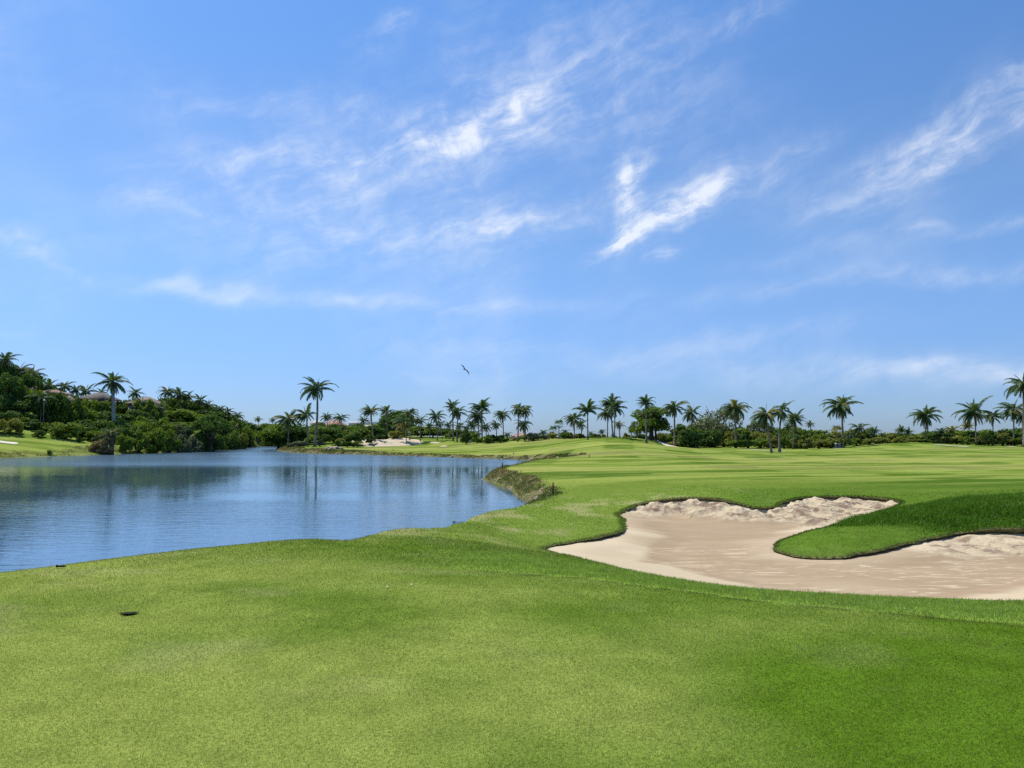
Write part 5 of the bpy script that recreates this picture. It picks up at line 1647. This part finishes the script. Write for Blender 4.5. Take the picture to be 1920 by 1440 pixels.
# ------------------------------------------------------------------ sunken sprinkler on the tee, pipe end on the bank, twig in the water
a = at_z(242, 1153, -1.59)
zs = float(land_fast(np.array([a[0]]), np.array([a[1]]))[0][0])
rt = root('sprinkler_head', (a[0], a[1], zs + .008), 'sunken dark sprinkler cover in the tee turf', 'sprinkler', None, R(14))
mb = MB()
seg = 26
ring = [(.074 + .014 * math.sin(3 * k) + .010 * math.sin(7 * k), k * 2 * math.pi / seg) for k in range(seg)]
mb.add([(1.0 * r * math.cos(t), .75 * r * math.sin(t), .006) for r, t in ring] + [(.72 * r * math.cos(t), .55 * r * math.sin(t), .0) for r, t in ring], [(k, (k + 1) % seg, seg + (k + 1) % seg, seg + k) for k in range(seg)] + [tuple(range(seg, 2 * seg))])
obj('rim', mb.mesh('sprinkler_rim'), M['darksoil'], rt)
mb = MB(); mb.lathe([(.045, .001), (.045, .006), (.038, .009), (.014, .009), (.012, .012)], 20)
obj('cap', mb.mesh('sprinkler_cap', True), M['darksoil'], rt)
d = 9.55
p = at(112, 1063, d)
rt = root('pipe_end', (p.x, p.y, float(land_fast(np.array([p.x]), np.array([p.y]))[0][0]) + .03), 'black pipe end sticking out at the lip of the near bank', 'pipe', None, R(12))
mb = MB(); mb.tube([(-.035, 0, 0), (0, 0, -.002), (.07, 0, -.006)], [.015, .014, .008], 10)
obj('pipe', mb.mesh('pipe_body', True), M['black'], rt)
mb = MB(); mb.tube([(-.038, 0, 0), (-.028, 0, 0)], [.019, .019], 10)
obj('collar', mb.mesh('pipe_collar', True), M['black'], rt)
a = at_z(851, 980, -CAM_H)
rt = root('floating_twig', (a[0], a[1], .0), 'dark knotted twig floating close to the near bank', 'twig', None, R(10))
mb = MB(); mb.tube([(-.04, 0, .0), (-.015, .01, .03), (.03, 0, .035), (.06, 0, .01)], [.01, .024, .02, .008], 7)
obj('knot', mb.mesh('twig_knot', True), M['black'], rt)
mb = MB(); mb.tube([(.04, 0, .012), (.25, .1, .008), (.5, .22, .010)], [.006, .005, .004], 5)
obj('stick', mb.mesh('twig_stick', True), M['bark'], rt)

# pale scraps on the turf
for i, (px, py, lab) in enumerate([(726, 1107, 'larger pale dry leaf lying on the tee'), (772, 1102, 'thin pale leaf scrap right of the larger one'), (1695, 1132, 'pale leaf scrap on the collar at the right')]):
    a = at_z(px, py, -1.6)
    zs = float(land_fast(np.array([a[0]]), np.array([a[1]]))[0][0])
    mb = MB()
    mb.add([(-.018, 0, .016), (-.006, .008, .024), (.009, .007, .022), (.019, 0, .017), (.007, -.007, .02), (-.007, -.008, .021)], [(0, 1, 2, 3, 4, 5)])
    tag(obj('dry_leaf', mb.mesh('dry_leaf'), M['path'], None, (a[0], a[1], zs), (0, 0, i * .8)), lab, 'leaf')

# ------------------------------------------------------------------ the frigate bird
def bird():
    d = 120.0
    c = at(871, 692, d)
    s = d / F                     # metres per photo pixel
    rt = root('frigate_bird', tuple(c), 'dark frigate bird gliding with long bent wings above the far palms', 'bird')
    # outline in photo pixels: leading edge and trailing edge of both wings, seen from below
    left_tip, left_wr, sh = (-8, 9.5), (-1.8, 4.6), (0, 0)
    right_wr, right_tip = (6.0, -4.2), (8.6, -11)
    mid = [(left_tip, .10), ((-5.2, 7.6), .55), (left_wr, .95), ((-.8, 2.2), .85), (sh, 1.1), ((2.6, -1.6), .80), (right_wr, 1.0), ((7.4, -7.4), .7), (right_tip, .10)]
    n = len(mid)
    V, Fc = [], []
    for i, ((x, y), w) in enumerate(mid):
        x0, y0 = mid[max(i - 1, 0)][0]
        x1, y1 = mid[min(i + 1, n - 1)][0]
        t = Vector((x1 - x0, y1 - y0)).normalized()
        nx, ny = -t.y * w * 1.05, t.x * w * 1.05
        th = .18 * w
        dep = abs(i - 4) * .25
        V += [((x + nx) * s, dep * s, (y + ny) * s), (x * s, (dep - th) * s, y * s), ((x - nx) * s, dep * s, (y - ny) * s), (x * s, (dep + th) * s, y * s)]
    for i in range(n - 1):
        for k in range(4):
            a, b = i * 4 + k, i * 4 + (k + 1) % 4
            Fc.append((a, b, b + 4, a + 4))
    Fc += [(3, 2, 1, 0), tuple(range(4 * n - 4, 4 * n))]
    # body, head with bill, forked tail grown from the shoulder
    mb = MB()
    mb.add(V, Fc)
    body = [((2.2, .9), .06), ((1.4, .75), .22), ((.9, .5), .45), ((0, 0), .75), ((-1.2, -.4), .55), ((-2.4, -.55), .3), ((-3.2, -.4), .08)]
    mb.tube([(x * s, -.1 * s, y * s) for (x, y), r in body], [r * s for _, r in body], 8)
    for dy in (.7, -.55):
        mb.tube([(-2.0 * s, 0, -.5 * s), (-3.4 * s, 0, (-.4 + dy * .4) * s), (-4.2 * s, 0, (-.3 + dy) * s)], [.3 * s, .2 * s, .04 * s], 5)
    obj('body', mb.mesh('bird_body', True), M['bird'], rt)
bird()
